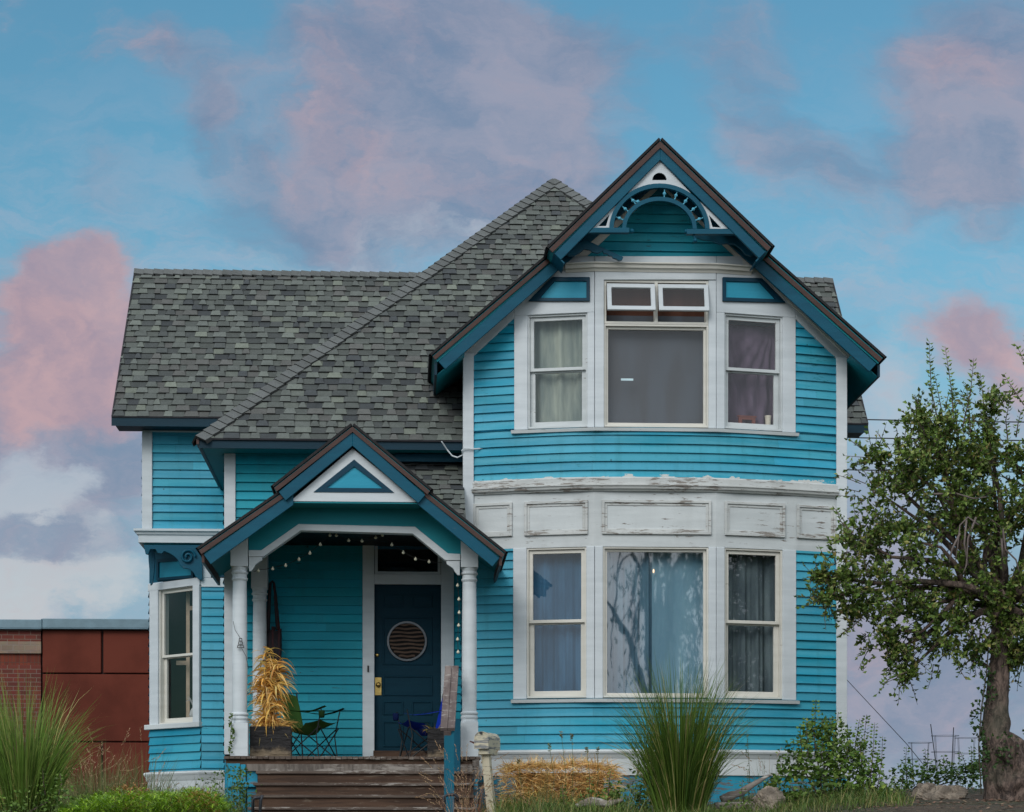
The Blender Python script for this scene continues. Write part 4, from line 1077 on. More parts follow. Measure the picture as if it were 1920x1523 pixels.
# black bell ornament on the left post
m=MB(); c=P(451,1207,Yp-.13)
for z,w in ((-.05,.042),(-.01,.030),(.03,.022)): m.ring([c+V((-w,0,z)),c+V((w,0,z)),c+V((w*.8,0,z+.035)),c+V((-w*.8,0,z+.035))],[c+V((-w+.008,0,z+.006)),c+V((w-.008,0,z+.006)),c+V((w*.8-.008,0,z+.028)),c+V((-w*.8+.008,0,z+.028))],(0,.01,0))
m.tube([P(437,1165,Yp-.12),P(441,1182,Yp-.125),c+V((0,0,.06))],.003,5); m.tube([c+V((.01,0,-.05)),P(461,1230,Yp-.12),P(466,1255,Yp-.11)],.003,5)
o=m.build('wire_lantern',M['black']); tag(o,'little black wire lantern ornament hanging on the left porch post','ornament')
# hanging black hammock chair folded up
m=MB(); Yq=Yw-.12
def hp(a,b): return P(440+a/3.385,980+b/3.385,Yq)
m.tube([hp(208,700),hp(216,560),hp(222,440),hp(228,385),hp(238,372),hp(250,385),hp(258,450),hp(266,560),hp(275,680)],[.03,.026,.02,.016,.016,.016,.02,.026,.03],10)
rnd=random.Random(5)
for i in range(7):
    a=204+i*13; m.tube([hp(a+3,660+rnd.uniform(0,30)),hp(a,800),hp(a-1+rnd.uniform(-3,3),950),hp(a*.9+22,1060)],[.026,.034,.03,.018],8)
def mk_hm():
    mt,N,b,pos,out=newmat('black_maroon_cloth'); w=N.noise(N.scalev(pos,(14,14,.8)),2,3)
    N.link(N.mix(N.ramp(w,.52,.62),(.008,.006,.010),(.045,.010,.012)),b.inputs['Base Color']); b.inputs['Roughness'].default_value=.8; return mt
o=m.build('hammock',mk_hm(),smooth=True); tag(o,'folded black and maroon hammock hanging on the porch wall','hammock')

# planters
mpl=m_paint('sooty_planter_cloth',(.012,.012,.014),(.02,.02,.022),var=.5,rough=.8,band=None)
def m_planter():
    mt,N,b,pos,out=newmat('black_felt_planter'); sp=N.node('ShaderNodeSeparateXYZ'); N.link(pos,sp.inputs[0])
    g=N.ramp(sp.outputs['Z'],zd,zd+.26,1,0,False); n=N.noise(N.scalev(pos,(1,1,.6)),9,5,.65)
    f=N.ramp(N.math('ADD',g,N.math('MULTIPLY',n,.9)),.95,1.3); c=N.mix(f,(.014,.013,.014),(.17,.13,.085))
    N.link(c,b.inputs['Base Color']); b.inputs['Roughness'].default_value=.85; bump(N,b,N.noise(N.scalev(pos,(.6,.6,2.2)),9,4),.05,.9); return mt
mpt=m_planter()
def planter(px0,px1,pytop,Y,label,group=None):
    x0,x1=X(px0,Y),X(px1,Y); zt=Z(pytop,Y,(px0+px1)/2); m=MB(); n=8
    d=.36
    outer=[(x0,Y),(x1,Y),(x1,Y+d),(x0,Y+d)]
    m.sweep([(x0,Y+d),(x0,Y),(x1,Y),(x1,Y+d),(x0,Y+d)],[(0,0),(0.0,zt-zd),(-.02,zt-zd),(-.02,0)],zd)
    so=MB(); so.box(x0+.02,x1-.02,Y+.02,Y+d-.02,zd,zt-.04)
    o=m.build('planter',mpt); s=so.build('soil',m_plain('soil',(.03,.022,.016),.95),o); tag(o,label,'planter'); return (x0+x1)/2,Y+d/2,zt,x1-x0
c1=planter(468,545,1362,-1.12,'black fabric planter holding dried stalks beside the left porch post')
c2=planter(802,838,1366,-.85,'dark soot stained planter behind the blue newel post')
straw=m_leaf('dry_leaf',.7,.2)
def blade(mb,base,d,L,w,droop,col,segs=5,twist=0,rnd=random):
    """tapered arching leaf"""
    p=V(base); d=V(d).normalized(); side=d.cross(V((0,0,1))); side=side.normalized() if side.length>1e-3 else V((1,0,0))
    if twist: 
        side=(side*math.cos(twist)+side.cross(d)*math.sin(twist)).normalized()
    vs=[]; fs=[]
    for i in range(segs+1):
        t=i/segs; ww=w*(1-t)**.7*(.5+.5*min(1,t*4)) if t<1 else 0
        if i<segs: vs+= [p-side*ww*.5,p+side*ww*.5]
        else: vs.append(p)
        p=p+d*(L/segs); d=(d+V((0,0,-droop/segs))).normalized()
    for i in range(segs-1): fs.append((2*i,2*i+1,2*i+3,2*i+2))
    fs.append((2*segs-2,2*segs-1,2*segs)); mb.add(vs,fs,col)
rnd=random.Random(9)
def jit(c,a,rnd): k=rnd.uniform(1-a,1+a); return tuple(max(0,x*k*rnd.uniform(.92,1.08)) for x in c)
# dried corn / bamboo stalks
sx,sy,szz,sw_=c1
m=MB(); stems=MB()
for i in range(5):
    bx=sx+rnd.uniform(-.13,.13); by=sy+rnd.uniform(-.08,.08); hgt=rnd.uniform(.55,.9) if i else .95
    tip=V((bx+rnd.uniform(-.08,.1),by+rnd.uniform(-.05,.05),szz+hgt)); q=[V((bx,by,szz-.05)),V((bx,by,szz+hgt*.5))+V((rnd.uniform(-.04,.04),0,0)),tip]
    stems.tube(q,[.012,.009,.004],6)
    for k in range(int(190*hgt)):
        t=rnd.random()**.8; p=q[0].lerp(q[1],t*2) if t<.5 else q[1].lerp(q[2],t*2-1)
        a=rnd.uniform(0,6.28); L=rnd.uniform(.14,.36); d=V((math.cos(a),math.sin(a)*.8,rnd.uniform(-.3,.9)))
        blade(m,p,d,L,rnd.uniform(.018,.036),rnd.uniform(1.2,3.2),jit(rnd.choice([(.80,.46,.10),(.92,.58,.17),(.56,.29,.07),(.96,.68,.28)]),.2,rnd),5,rnd.uniform(-1.5,1.5))
for k in range(190):
    a=rnd.uniform(0,6.28); r=rnd.uniform(.02,.2); p=V((sx+r*math.cos(a)*.95,sy+r*math.sin(a)*.6,szz-.01))
    blade(m,p,V((math.cos(a),math.sin(a)*.6,rnd.uniform(.3,1.8))),rnd.uniform(.14,.34),rnd.uniform(.012,.024),rnd.uniform(1.4,3),jit((.72,.44,.14),.3,rnd),5,rnd.uniform(-1.5,1.5))
dp=empty('dried_plant',(sx,sy,szz-.04),'tall dried yellow leafy stalks standing in the black planter','dried plant')
m.build('leaves',straw,dp); stems.build('stem',m_plain('dry_stem',(.30,.19,.08),.8),dp,smooth=True)
sx,sy,szz,sw_=c2; m=MB()
for k in range(90):
    a=rnd.uniform(0,6.28); r=rnd.uniform(0,.12); p=V((sx-.03+r*math.cos(a),sy+r*math.sin(a)*.8,szz-.04))
    blade(m,p,V((math.cos(a),math.sin(a),rnd.uniform(.6,2.2))),rnd.uniform(.08,.2),.014,rnd.uniform(1,3),jit(rnd.choice([(.30,.2,.07),(.16,.12,.05),(.05,.07,.02)]),.3,rnd),4,rnd.uniform(-1.5,1.5))
o=m.build('withered_plant',straw); tag(o,'withered brown plant in the planter behind the newel post','dried plant')

# camp chairs (built facing +X, seat centre at the origin)
def camp_chair(label,cl,cl_dark,name='camp_chair'):
    t=empty(name,(0,0,0),label,'camp chair'); mf=m_cloth(name+'_cloth',cl,tuple(c*.8 for c in cl)); md=m_cloth(name+'_dark',cl_dark)
    h=.40; w=.26
    # seat: slung between four corners
    m=MB(); vs=[]; fs=[]; n=10
    for j in range(n+1):
        for i in range(n+1):
            s=i/n*2-1; u=j/n*2-1
            vs.append(V((s*.26,u*w,h+.03*s*s*(1.4 if s>0 else .3)+.03*u*u-.05*(1-s*s)*(1-u*u)+ (.02 if s>0 else -.04))))
    for j in range(n):
        for i in range(n): a=j*(n+1)+i; fs.append((a,a+1,a+n+2,a+n+1))
    m.add(vs,fs); m.build('seat',mf,t,smooth=True)
    m=MB(); vs=[]; fs=[]
    for j in range(n+1):
        v=j/n
        for i in range(n+1):
            u=i/n*2-1; ww=w*(1.0 if v<.7 else 1.0-.12*(v-.7)/.3)
            vs.append(V((-.22-.10*v-.05*(1-u*u)*(.3+.7*math.sin(v*3.1)),u*ww,h-.02+v*.46-(.02*u*u if j==n else 0))))
    for j in range(n):
        for i in range(n): a=j*(n+1)+i; fs.append((a,a+1,a+n+2,a+n+1))
    m.add(vs,fs); m.build('backrest',mf,t,smooth=True)
    for s_ in (-1,1):
        m=MB(); q=[(-.27,h+.24),(-.12,h+.21),(.05,h+.19),(.18,h+.21),(.33,h+.26)]
        vs=[];fs=[]
        for x,z in q: vs+=[V((x,s_*w-.035,z)),V((x,s_*w+.035,z-.01))]
        for i in range(len(q)-1): fs.append((2*i,2*i+1,2*i+3,2*i+2))
        m.add(vs,fs); m.build('armrest',mf if s_<0 else md,t,smooth=True)
        m=MB(); m.tube([(-.24,s_*w,.0),(-.27,s_*w,h),(-.33,s_*w,h+.46)],.009,8); m.build('back_pole',M['black'],t)
        m=MB(); m.tube([(.24,s_*w,0.0),(.2,s_*w,h-.1),(.27,s_*w,h+.22)],.008,8); m.build('arm_pole',M['black'],t)
        m=MB(); m.tube([(-.24,s_*w,0.01),(.24,s_*w*.98,h+.01)],.008,8); m.tube([(.24,s_*w,0.01),(-.26,s_*w,h)],.008,8); m.build('cross_leg',M['black'],t)
        m=MB(); m.tube([(s_*.24,-w,.01),(s_*.25,w,h)],.008,8); m.tube([(s_*.24,w,.01),(s_*.25,-w,h)],.008,8); m.build('cross_leg',M['black'],t)
    m=MB(); m.lathe((.28,-w-.01,h+.11),[(.028,0),(.036,.02),(.04,.09),(.036,.092),(.03,.02)],14); m.build('cup_holder',md,t,smooth=True)
    return t
g1=camp_chair('green folding camp chair behind the black planter',(.075,.17,.04),(.015,.04,.012)); c=P(580,1417,-.15); g1.location=(c.x+.02,-.15,zd); g1.rotation_euler=(0,0,R(-24))
g2=camp_chair('blue folding camp chair in front of the dark door',(.008,.035,.36),(.004,.01,.05)); c=P(793,1417,-.15); g2.location=(c.x,-.15,zd); g2.rotation_euler=(0,0,R(180+14))

# ============================================================ MAILBOX
mbx=empty('mailbox',(P(915,1500,-4.2).x,-4.0,1.9),'weathered cream mailbox on a leaning peeling post by the stairs','mailbox')
mw=m_paint('peeling_cream',(.56,.52,.40),(.46,.42,.31),var=.5,rough=.6,wear=(.22,.23,.24),wear_amt=.42,grain=(2,2,1))
Ym=-4.35; c=P(903,1406,Ym); yaw=R(24)
dx=V((math.cos(yaw),-math.sin(yaw),0)); dy=V((math.sin(yaw),math.cos(yaw),0)) # face looks toward -dy
dy=V((math.sin(R(20)),math.cos(R(20)),0)); dx=V((math.cos(R(20)),-math.sin(R(20)),0))
w=.074; prof=[]
prof=[(-w,0),(w,0),(w,.105)]+[(w*math.cos(R(a)),.105+w*math.sin(R(a))) for a in range(15,181,15)]
def mp(a,h,d): return c+dx*a+V((0,0,h+.012))+dy*d
m=MB(); m.prism([mp(a,h,0) for a,h in prof],dy*.42); m.build('mailbox_body',mw,mbx,bevel=.004)
m=MB(); m.ring([mp(a*1.06,h*1.02-.001,-.012) for a,h in prof],[mp(a*.94,h*.98+.003,-.012) for a,h in prof],dy*.02); m.prism([mp(a*.95,h*.98+.002,-.006) for a,h in prof],dy*.008); dd=m.build('mailbox_door',mw,mbx)
m=MB(); m.prism([mp(-.014,.155,-.03),mp(.012,.155,-.03),mp(.012,.178,-.03),mp(-.014,.178,-.03)],dy*.02); m.build('latch',M['iron'],dd)
m=MB(); m.prism([mp(-w-.004,.045,.02),mp(-w-.06,.075,.0),mp(-w-.055,.085,.0),mp(-w-.004,.07,.03)],dy*.006); m.build('flag',m_plain('faded_red',(.09,.025,.02),.6),mbx)
m=MB(); top=c+V((.01,0,-.0))+dy*.12; bot=P(930,1530,-4.2)
m.prism([mp(-.045,-.06,.03),mp(.075,-.06,.03),mp(.075,.0,.03),mp(-.045,.0,.03)],dy*.3); m.build('bracket',mw,mbx,bevel=.004)
m=MB(); a=mp(.01,-.06,.12); b=V((bot.x,-4.15,1.6)); ww=.042
m.add([a+dx*-ww-dy*ww,a+dx*ww-dy*ww,a+dx*ww+dy*ww,a-dx*ww+dy*ww,b+dx*-ww-dy*ww,b+dx*ww-dy*ww,b+dx*ww+dy*ww,b-dx*ww+dy*ww],[(0,1,2,3),(7,6,5,4),(0,4,5,1),(1,5,6,2),(2,6,7,3),(3,7,4,0)]); m.build('mailbox_post',m_paint('peeling_cream_post',(.55,.50,.38),(.45,.41,.30),var=.5,rough=.7,wear=(.10,.085,.07),wear_amt=.28,grain=(5,5,1)),mbx,bevel=.005)

# ============================================================ WIRES, CAGES
for i,((xa_,ya),(xb_,yb_),sag,lab) in enumerate((((1560,772),(2000,780),.05,'topmost thin power line crossing the sky behind the tree'),((1560,806),(2000,815),.05,'middle thin power line crossing the sky behind the tree'),((1560,873),(2000,879),.03,'lowest thin power line crossing the sky behind the tree'))):
    Y=24; a=P(xa_-600,ya-6,Y); b=P(xb_+900,yb_+6,Y); m=MB(); n=24
    m.tube([a.lerp(b,k/n)-V((0,0,sag*4*k/n*(1-k/n)*4)) for k in range(n+1)],.014,6); o=m.build('power_line',wire); tag(o,lab,'power line',group='power lines across the sky')
m=MB(); m.tube([P(1588,1275,8),P(1700,1395,5),P(1730,1432,4)],.006,5); o=m.build('guy_wire',wire); tag(o,'slanting guy wire running down beside the house corner','wire')
cage=m_plain('cage_wire',(.05,.055,.06),.6)
def cage_at(px,Y,py,rad,label):
    c=P(px,py,Y); m=MB(); z0=gz(c.x,Y); n=18
    for z in (c.z,c.z-.22,c.z-.44): m.tube([V((c.x+rad*math.cos(6.2832*i/n),Y+rad*math.sin(6.2832*i/n),z)) for i in range(n+1)],.0028,5,cap=False)
    for k in range(4): a=k*1.57+.6; m.tube([V((c.x+rad*math.cos(a),Y+rad*math.sin(a),c.z)),V((c.x+rad*.6*math.cos(a),Y+rad*.6*math.sin(a),z0-.05))],.0028,5)
    o=m.build('tomato_cage',cage); tag(o,label,'tomato cage')
cage_at(1725,1.5,1393,.16,'left wire tomato cage in the garden behind the bush'); cage_at(1772,2.2,1380,.19,'middle wire tomato cage between the two stakes'); cage_at(1812,3.2,1384,.16,'right wire tomato cage nearest the apple tree')
for (a,b,lab) in (((1745,1358),(1757,1450),'left dark garden stake leaning beside the tomato cage'),((1788,1364),(1784,1450),'right upright dark garden stake beside the tomato cage')):
    m=MB(); p=P(*a,2.); q=P(*b,2.); m.tube([p,q,q+(q-p).normalized()*.35],.006,6); o=m.build('garden_stake',M['black']); tag(o,lab,'stake')

# ============================================================ VEGETATION
leafm=m_leaf('apple_leaf',.42,.22); grassm=m_leaf('grass_blade',.5,.3); barkm=None
def m_bark():
    mt,N,b,pos,out=newmat('apple_bark'); v=N.scalev(pos,(1,1,.45)); n=N.noise(v,16,6,.7,.6); n2=N.noise(pos,3,3)
    c=N.mix(N.ramp(n,.38,.62),(.035,.024,.02),(.19,.135,.11)); c=N.mix(N.math('MULTIPLY',N.ramp(n2,.45,.65),.5),c,(.07,.075,.05))
    N.link(c,b.inputs['Base Color']); b.inputs['Roughness'].default_value=.9; bump(N,b,n,.05,1.); return mt
bark=m_bark()
def leaf(mb,p,d,L,W_,col,rnd):
    d=V(d).normalized(); s=d.cross(V((rnd.gauss(0,1),rnd.gauss(0,1),rnd.gauss(0,1)+.6))); 
    if s.length<1e-3: s=V((1,0,0))
    s.normalize(); n=d.cross(s); q=p+d*L*.45; t=p+d*L-n*L*.12
    mb.add([p,q+s*W_*.5+n*W_*.22,t,q-s*W_*.5+n*W_*.22,q],[(0,4,1),(4,2,1),(0,3,4),(4,3,2)],col)

# --- apple tree
YT=-3.0; rnd=random.Random(21)
tb=P(1868,1495,YT); tree=empty('apple_tree',(tb.x,YT,gz(tb.x,YT)-.02),'gnarled old apple tree with dense dark green leaves right of the house','tree')
def TP(px,py,dy=0): return P(px,py,YT+dy)
m=MB(); 
trunk=[(TP(1878,1535),.19),(TP(1876,1480),.185),(TP(1868,1420),.165),(TP(1867,1370),.148),(TP(1869,1320),.125),(TP(1872,1270),.112),(TP(1875,1220),.108),(TP(1878,1170),.108),(TP(1884,1110),.11)]
def rough_tube(mb,pts,n=36,amp=.16,seed=0):
    vs=[];fs=[]; dense=[]
    for i in range(len(pts)-1):
        for k in range(9): t=k/9; dense.append((pts[i][0].lerp(pts[i+1][0],t),pts[i][1]*(1-t)+pts[i+1][1]*t))
    dense.append(pts[-1])
    for i,(p,r) in enumerate(dense):
        for k in range(n):
            a=6.2832*k/n; d=V((math.cos(a),math.sin(a),0)); f=1+amp*mnoise.noise(p*3.5+d*1.4+V((seed,0,0)))+amp*.8*mnoise.noise(p*9+d*3)+amp*.7*mnoise.noise(V((d.x*7,d.y*7,p.z*6)))
            vs.append(p+d*r*f)
    for i in range(len(dense)-1):
        for k in range(n): j=(k+1)%n; fs.append((i*n+k,i*n+j,(i+1)*n+j,(i+1)*n+k))
    mb.add(vs,fs)
rough_tube(m,trunk)
rough_tube(m,[(TP(1908,1540,-.1),.20),(TP(1906,1480,-.1),.21),(TP(1900,1430,-.08),.20),(TP(1892,1395,-.05),.17),(TP(1884,1375,-.02),.10),(TP(1880,1366,0),.02)],amp=.55,seed=5)
rough_tube(m,[(TP(1862,1255),.05),(TP(1850,1250),.045),(TP(1842,1243),.03),(TP(1840,1240),.005)],10)
m.build('trunk',bark,tree,smooth=True)
BL=[(1650,925,58),(1612,1010,55),(1578,1085,48),(1650,1110,85),(1690,1010,95),(1735,900,85),(1755,815,62),(1800,960,110),(1800,1090,105),(1680,1215,48),(1650,1180,55),(1765,1190,75),(1850,850,75),(1900,960,105),(1890,1130,95),(1845,760,45),(2010,960,130),(2040,1100,120),(2120,980,120),(2000,860,100),(1925,1210,60),(1540,1078,22),(1550,1120,30),(1700,1262,28),(2080,1200,80),(2160,1100,90),(1720,790,34),(1640,860,26),(1870,1180,62),(1835,1215,34),(1895,1235,30),(1690,870,55),(1600,1140,36),(1905,870,60),(1800,870,70),(1720,1150,70)]
limbs=MB(); lv=MB(); fork=TP(1884,1120)
cols=[(.135,.215,.042),(.18,.26,.055),(.085,.145,.028),(.31,.36,.12),(.25,.23,.075),(.05,.09,.02)]
def twig(a,b,n,LL=.062,lean=.0,dens=1.0):
    """short twig from a to b with leaves"""
    q=[a,a.lerp(b,.5)+V((rnd.gauss(0,.02),rnd.gauss(0,.02),rnd.gauss(0,.02))),b]; limbs.tube(q,[.006,.0045,.002],4,cap=False)
    for i in range(n):
        t=(i+rnd.random())/n; p=q[0].lerp(q[1],t*2) if t<.5 else q[1].lerp(q[2],t*2-1)
        d=(b-a).normalized()*.5+V((rnd.gauss(0,.7),rnd.gauss(0,.7),rnd.gauss(0,.6)+lean)); L=LL*rnd.uniform(.7,1.25)
        c=rnd.choices(cols,[4,3,4,1.6,1.2,2])[0]; leaf(lv,p,d,L,L*.62,jit(c,.2,rnd),rnd)
cent=[]
for bx,by,br in BL:
    c=TP(bx,by,0); r=br/169; dep=r*1.0+.25
    # main limb to the clump
    mid=fork.lerp(c,.5)+V((rnd.uniform(-.1,.1),rnd.uniform(-.2,.2),rnd.uniform(.0,.25)))
    q0=V((rnd.gauss(0,.09),rnd.gauss(0,.12),rnd.gauss(0,.09)))
    limbs.tube([fork+V((0,0,-.1)),fork.lerp(mid,.5)+q0,mid,mid.lerp(c,.5)-q0*.8,c],[.055,.042,.028,.018,.008],7)
    n=int(r*r*640)+8
    for i in range(n):
        while True:
            o=V((rnd.uniform(-1,1),rnd.uniform(-1,1),rnd.uniform(-1,1)))
            if o.length<1: break
        o=o*(.55+.45*rnd.random()); p=c+V((o.x*r,o.y*dep*1.3,o.z*r))
        a=p.lerp(c,rnd.uniform(.25,.5)); 
        if (p-a).length>.3: a=p+(a-p).normalized()*.3
        if mnoise.noise(p*2.3)<-.14: continue
        twig(a,p+V((0,0,rnd.uniform(-.06,.06))),rnd.randint(8,14))
    for i in range(16):
        o=V((rnd.gauss(0,1),rnd.gauss(0,.7),rnd.gauss(0,1))).normalized(); p=c+V((o.x*r,o.y*r,o.z*r)); twig(p-o*.1,p+o*rnd.uniform(.06,.24)+V((0,0,rnd.uniform(-.05,.06))),rnd.randint(6,10))
# water sprouts standing above the crown and strays at the edge
SP=[((1765,820),(1742,640)),((1790,810),(1772,650)),((1740,840),(1718,745)),((1805,800),(1826,672)),((1775,830),(1752,700)),((1845,800),(1838,700)),((1700,860),(1700,790)),((1730,830),(1728,770)),((1860,800),(1876,735)),((1650,905),(1632,832)),((1640,930),(1618,880)),((1890,830),(1895,745)),((1820,820),(1812,720)),((1960,760),(1906,648)),((1975,770),(1925,632)),((1950,800),(1882,702)),((1600,1000),(1568,955)),((1905,820),(1915,770)),((1580,1080),(1522,1070)),((1640,1230),(1618,1262)),((1700,1260),(1652,1285)),((1800,840),(1790,730))]
for a,b in SP:
    dy=rnd.uniform(-.3,.3); A=TP(*a,dy); B=TP(*b,dy); L=(B-A).length; ben=V((rnd.gauss(0,.04),0,0)); n=int(L/.022)
    q=[A,A.lerp(B,.5)+ben,B]; limbs.tube(q,[.009,.006,.002],5,cap=False)
    for i in range(n):
        t=(i+rnd.random())/n; p=q[0].lerp(q[1],t*2) if t<.5 else q[1].lerp(q[2],t*2-1)
        s=1 if i%2 else -1; d=V((s*rnd.uniform(.5,1),rnd.gauss(0,.5),rnd.uniform(.1,.8)))
        leaf(lv,p,d,rnd.uniform(.045,.075),.032,jit(rnd.choice(cols[:3]),.2,rnd),rnd)
lv.build('crown',leafm,tree); limbs.build('limb',bark,tree,smooth=True)
# bare grey branches in front of the crown
m=MB()
for pts in (((1835,985),(1815,970),(1800,985),(1795,1030),(1790,1060)),((1812,975),(1808,1020),(1815,1060)),((1830,970),(1815,1010),(1812,1060),(1806,1075)),((1800,1000),(1785,1030),(1780,1055)),((1880,990),(1885,1030),(1905,1050),(1912,1075)),((1878,1010),(1880,1045)),((1745,927),(1790,925),(1825,935),(1850,932))):
    m.tube([TP(a,b,-.62) for a,b in pts],[.012,.011,.009,.006,.004][:len(pts)],6)
m.build('dead_branch',m_plain('grey_bark',(.16,.13,.12),.9),tree,smooth=True)
# ivy
m=MB(); rnd2=random.Random(4)
for i in range(260):
    py=rnd2.uniform(1200,1480); t=(py-1200)/280; px=1848-12*t+rnd2.gauss(0,7)+ (10*math.sin(py*.05)); px=min(px,1870)
    p=TP(px,py,-.14+rnd2.uniform(-.03,.03)); leaf(m,p,(rnd2.gauss(-.4,.6),rnd2.gauss(-.5,.3),rnd2.gauss(0,.6)),.05,.045,jit((.05,.10,.03),.3,rnd2),rnd2)
for i in range(60):
    p=TP(rnd2.gauss(1885,14),rnd2.uniform(1370,1440),-.25); leaf(m,p,(rnd2.gauss(0,.6),-.5,rnd2.gauss(0,.6)),.045,.04,jit((.05,.09,.03),.3,rnd2),rnd2)
m.tube([TP(1855,1190,-.15),TP(1850,1260,-.16),TP(1840,1330,-.17),TP(1835,1400,-.19),TP(1840,1490,-.2)],.007,6,col=(.06,.05,.03))
o=m.build('ivy',leafm); tag(o,'ivy climbing the left side of the apple tree trunk','ivy')
m=MB()
for i in range(70):
    py=1340+i*1.05; p=P(434-3*math.sin(i*.13),py,Yp-.14); leaf(m,p,(rnd2.gauss(0,1),-.3,rnd2.gauss(0,.7)),.035,.028,jit((.10,.17,.03),.3,rnd2),rnd2)
m.tube([P(436,1340,Yp-.13),P(432,1380,Yp-.13),P(430,1418,Yp-.16),P(424,1450,Yp-.35)],.003,5,col=(.08,.10,.03))
o=m.build('climbing_vine',leafm); tag(o,'thin green vine climbing the foot of the left porch post','vine')

# --- grass clumps
def clump(px,py_base,Y,top_py,spread_px,n,seed,label,cols_,name='grass_clump',cat='ornamental grass',w=(.007,.015),group=None,head=False,droop=(.25,1.1),thin=.16):
    rnd=random.Random(seed); c=P(px,1500,Y); z0=gz(c.x,Y)-.03; sc_=F/(Y-CY); H_=Z(top_py,Y,px)-z0; S_=spread_px/sc_
    m=MB()
    for i in range(n):
        a=rnd.uniform(0,6.2832); r=thin*math.sqrt(rnd.random())
        b=V((c.x+r*math.cos(a),Y+r*math.sin(a),z0)); t=rnd.random()**1.2
        L=H_*rnd.uniform(.35,1.15)*(1.05-.25*t); out=S_/H_*t*1.15+rnd.gauss(0,.05)
        d=V((math.cos(a)*out*.75,math.sin(a)*out*.75,1)); dr=rnd.uniform(*droop)*(.35+t*1.1)+max(0,rnd.gauss(0,.5))+(2.2 if rnd.random()<.05 else 0)
        dd=V((math.cos(a),math.sin(a),0))
        p=b; d=d.normalized(); side=d.cross(V((rnd.gauss(0,1),rnd.gauss(0,1),0))).normalized() if True else None
        segs=7; W_=rnd.uniform(*w); vs=[]; fs=[]; col=jit(rnd.choices(cols_,[5,4,3,1.2][:len(cols_)])[0],.25,rnd)
        for k in range(segs+1):
            tt=k/segs; ww=W_*(1-tt)**.6
            if k<segs: vs+=[p-side*ww/2,p+side*ww/2]
            else: vs.append(p)
            p=p+d*(L/segs); d=(d+(dd*.9-V((0,0,.45)))*dr*tt*.33).normalized()
        for k in range(segs-1): fs.append((2*k,2*k+1,2*k+3,2*k+2))
        fs.append((2*segs-2,2*segs-1,2*segs)); m.add(vs,fs,col)
        if head and rnd.random()<head:
            e=p; 
            for h in range(10): leaf(m,e-d*(.018*h),d+V((rnd.gauss(0,.35),rnd.gauss(0,.35),0)),.03,.010,jit((.42,.27,.16),.2,rnd),rnd)
    o=m.build(name,grassm,base=(c.x,Y,z0)); tag(o,label,cat,group); return o
G1=[(.085,.155,.022),(.13,.21,.035),(.045,.085,.015),(.42,.36,.15)]
clump(1275,1523,-4.6,1262,128,2300,31,'tall dark green ornamental grass clump in front of the bow windows',G1,droop=(.2,.9),thin=.22)
G2=[(.15,.25,.045),(.22,.32,.07),(.085,.14,.03),(.46,.45,.16)]
clump(45,1523,-5.2,1292,140,1700,32,'big bright green grass clump at the left edge before the red building',G2,droop=(.3,1.1),thin=.24,w=(.008,.017))
clump(-75,1523,-5.0,1310,100,500,39,'green grass clump half cut off by the left edge of the view',G2,droop=(.3,1.0),thin=.24,w=(.008,.017))
G3=[(.10,.15,.045),(.17,.19,.07),(.28,.25,.12),(.35,.27,.15)]
clump(190,1523,-3.4,1400,70,420,33,'feathery dry tipped grass tuft between the big clump and the house',G3,head=.12,w=(.004,.008),thin=.3)
clump(270,1523,-2.6,1405,50,300,34,'green seeding grass tuft beside the left wing corner',G3,head=.06,w=(.004,.009),thin=.25)
clump(140,1523,-2.0,1420,60,300,35,'short pale grass tuft in front of the red panels',G3,head=.12,w=(.004,.008),thin=.3)
G4=[(.34,.17,.11),(.42,.24,.15),(.26,.15,.09),(.12,.13,.05)]
clump(868,1523,-4.3,1440,55,170,36,'reddish dry grass tuft in front of the blue newel post',G4,head=.55,w=(.003,.006),thin=.12,droop=(.3,.9))
clump(893,1523,-3.9,1450,30,90,37,'rust coloured seed grass between newel and mailbox',G4,head=.5,w=(.003,.006),thin=.08)
clump(1440,1523,-3.6,1420,45,110,38,'thin grass tuft between the logs and the leafy bush',G3,head=.15,w=(.003,.006),thin=.12)
clump(1010,1523,-4.2,1440,60,150,40,'sparse flowering grass tuft in front of the straw bale',G3,head=.2,w=(.003,.007),thin=.35)

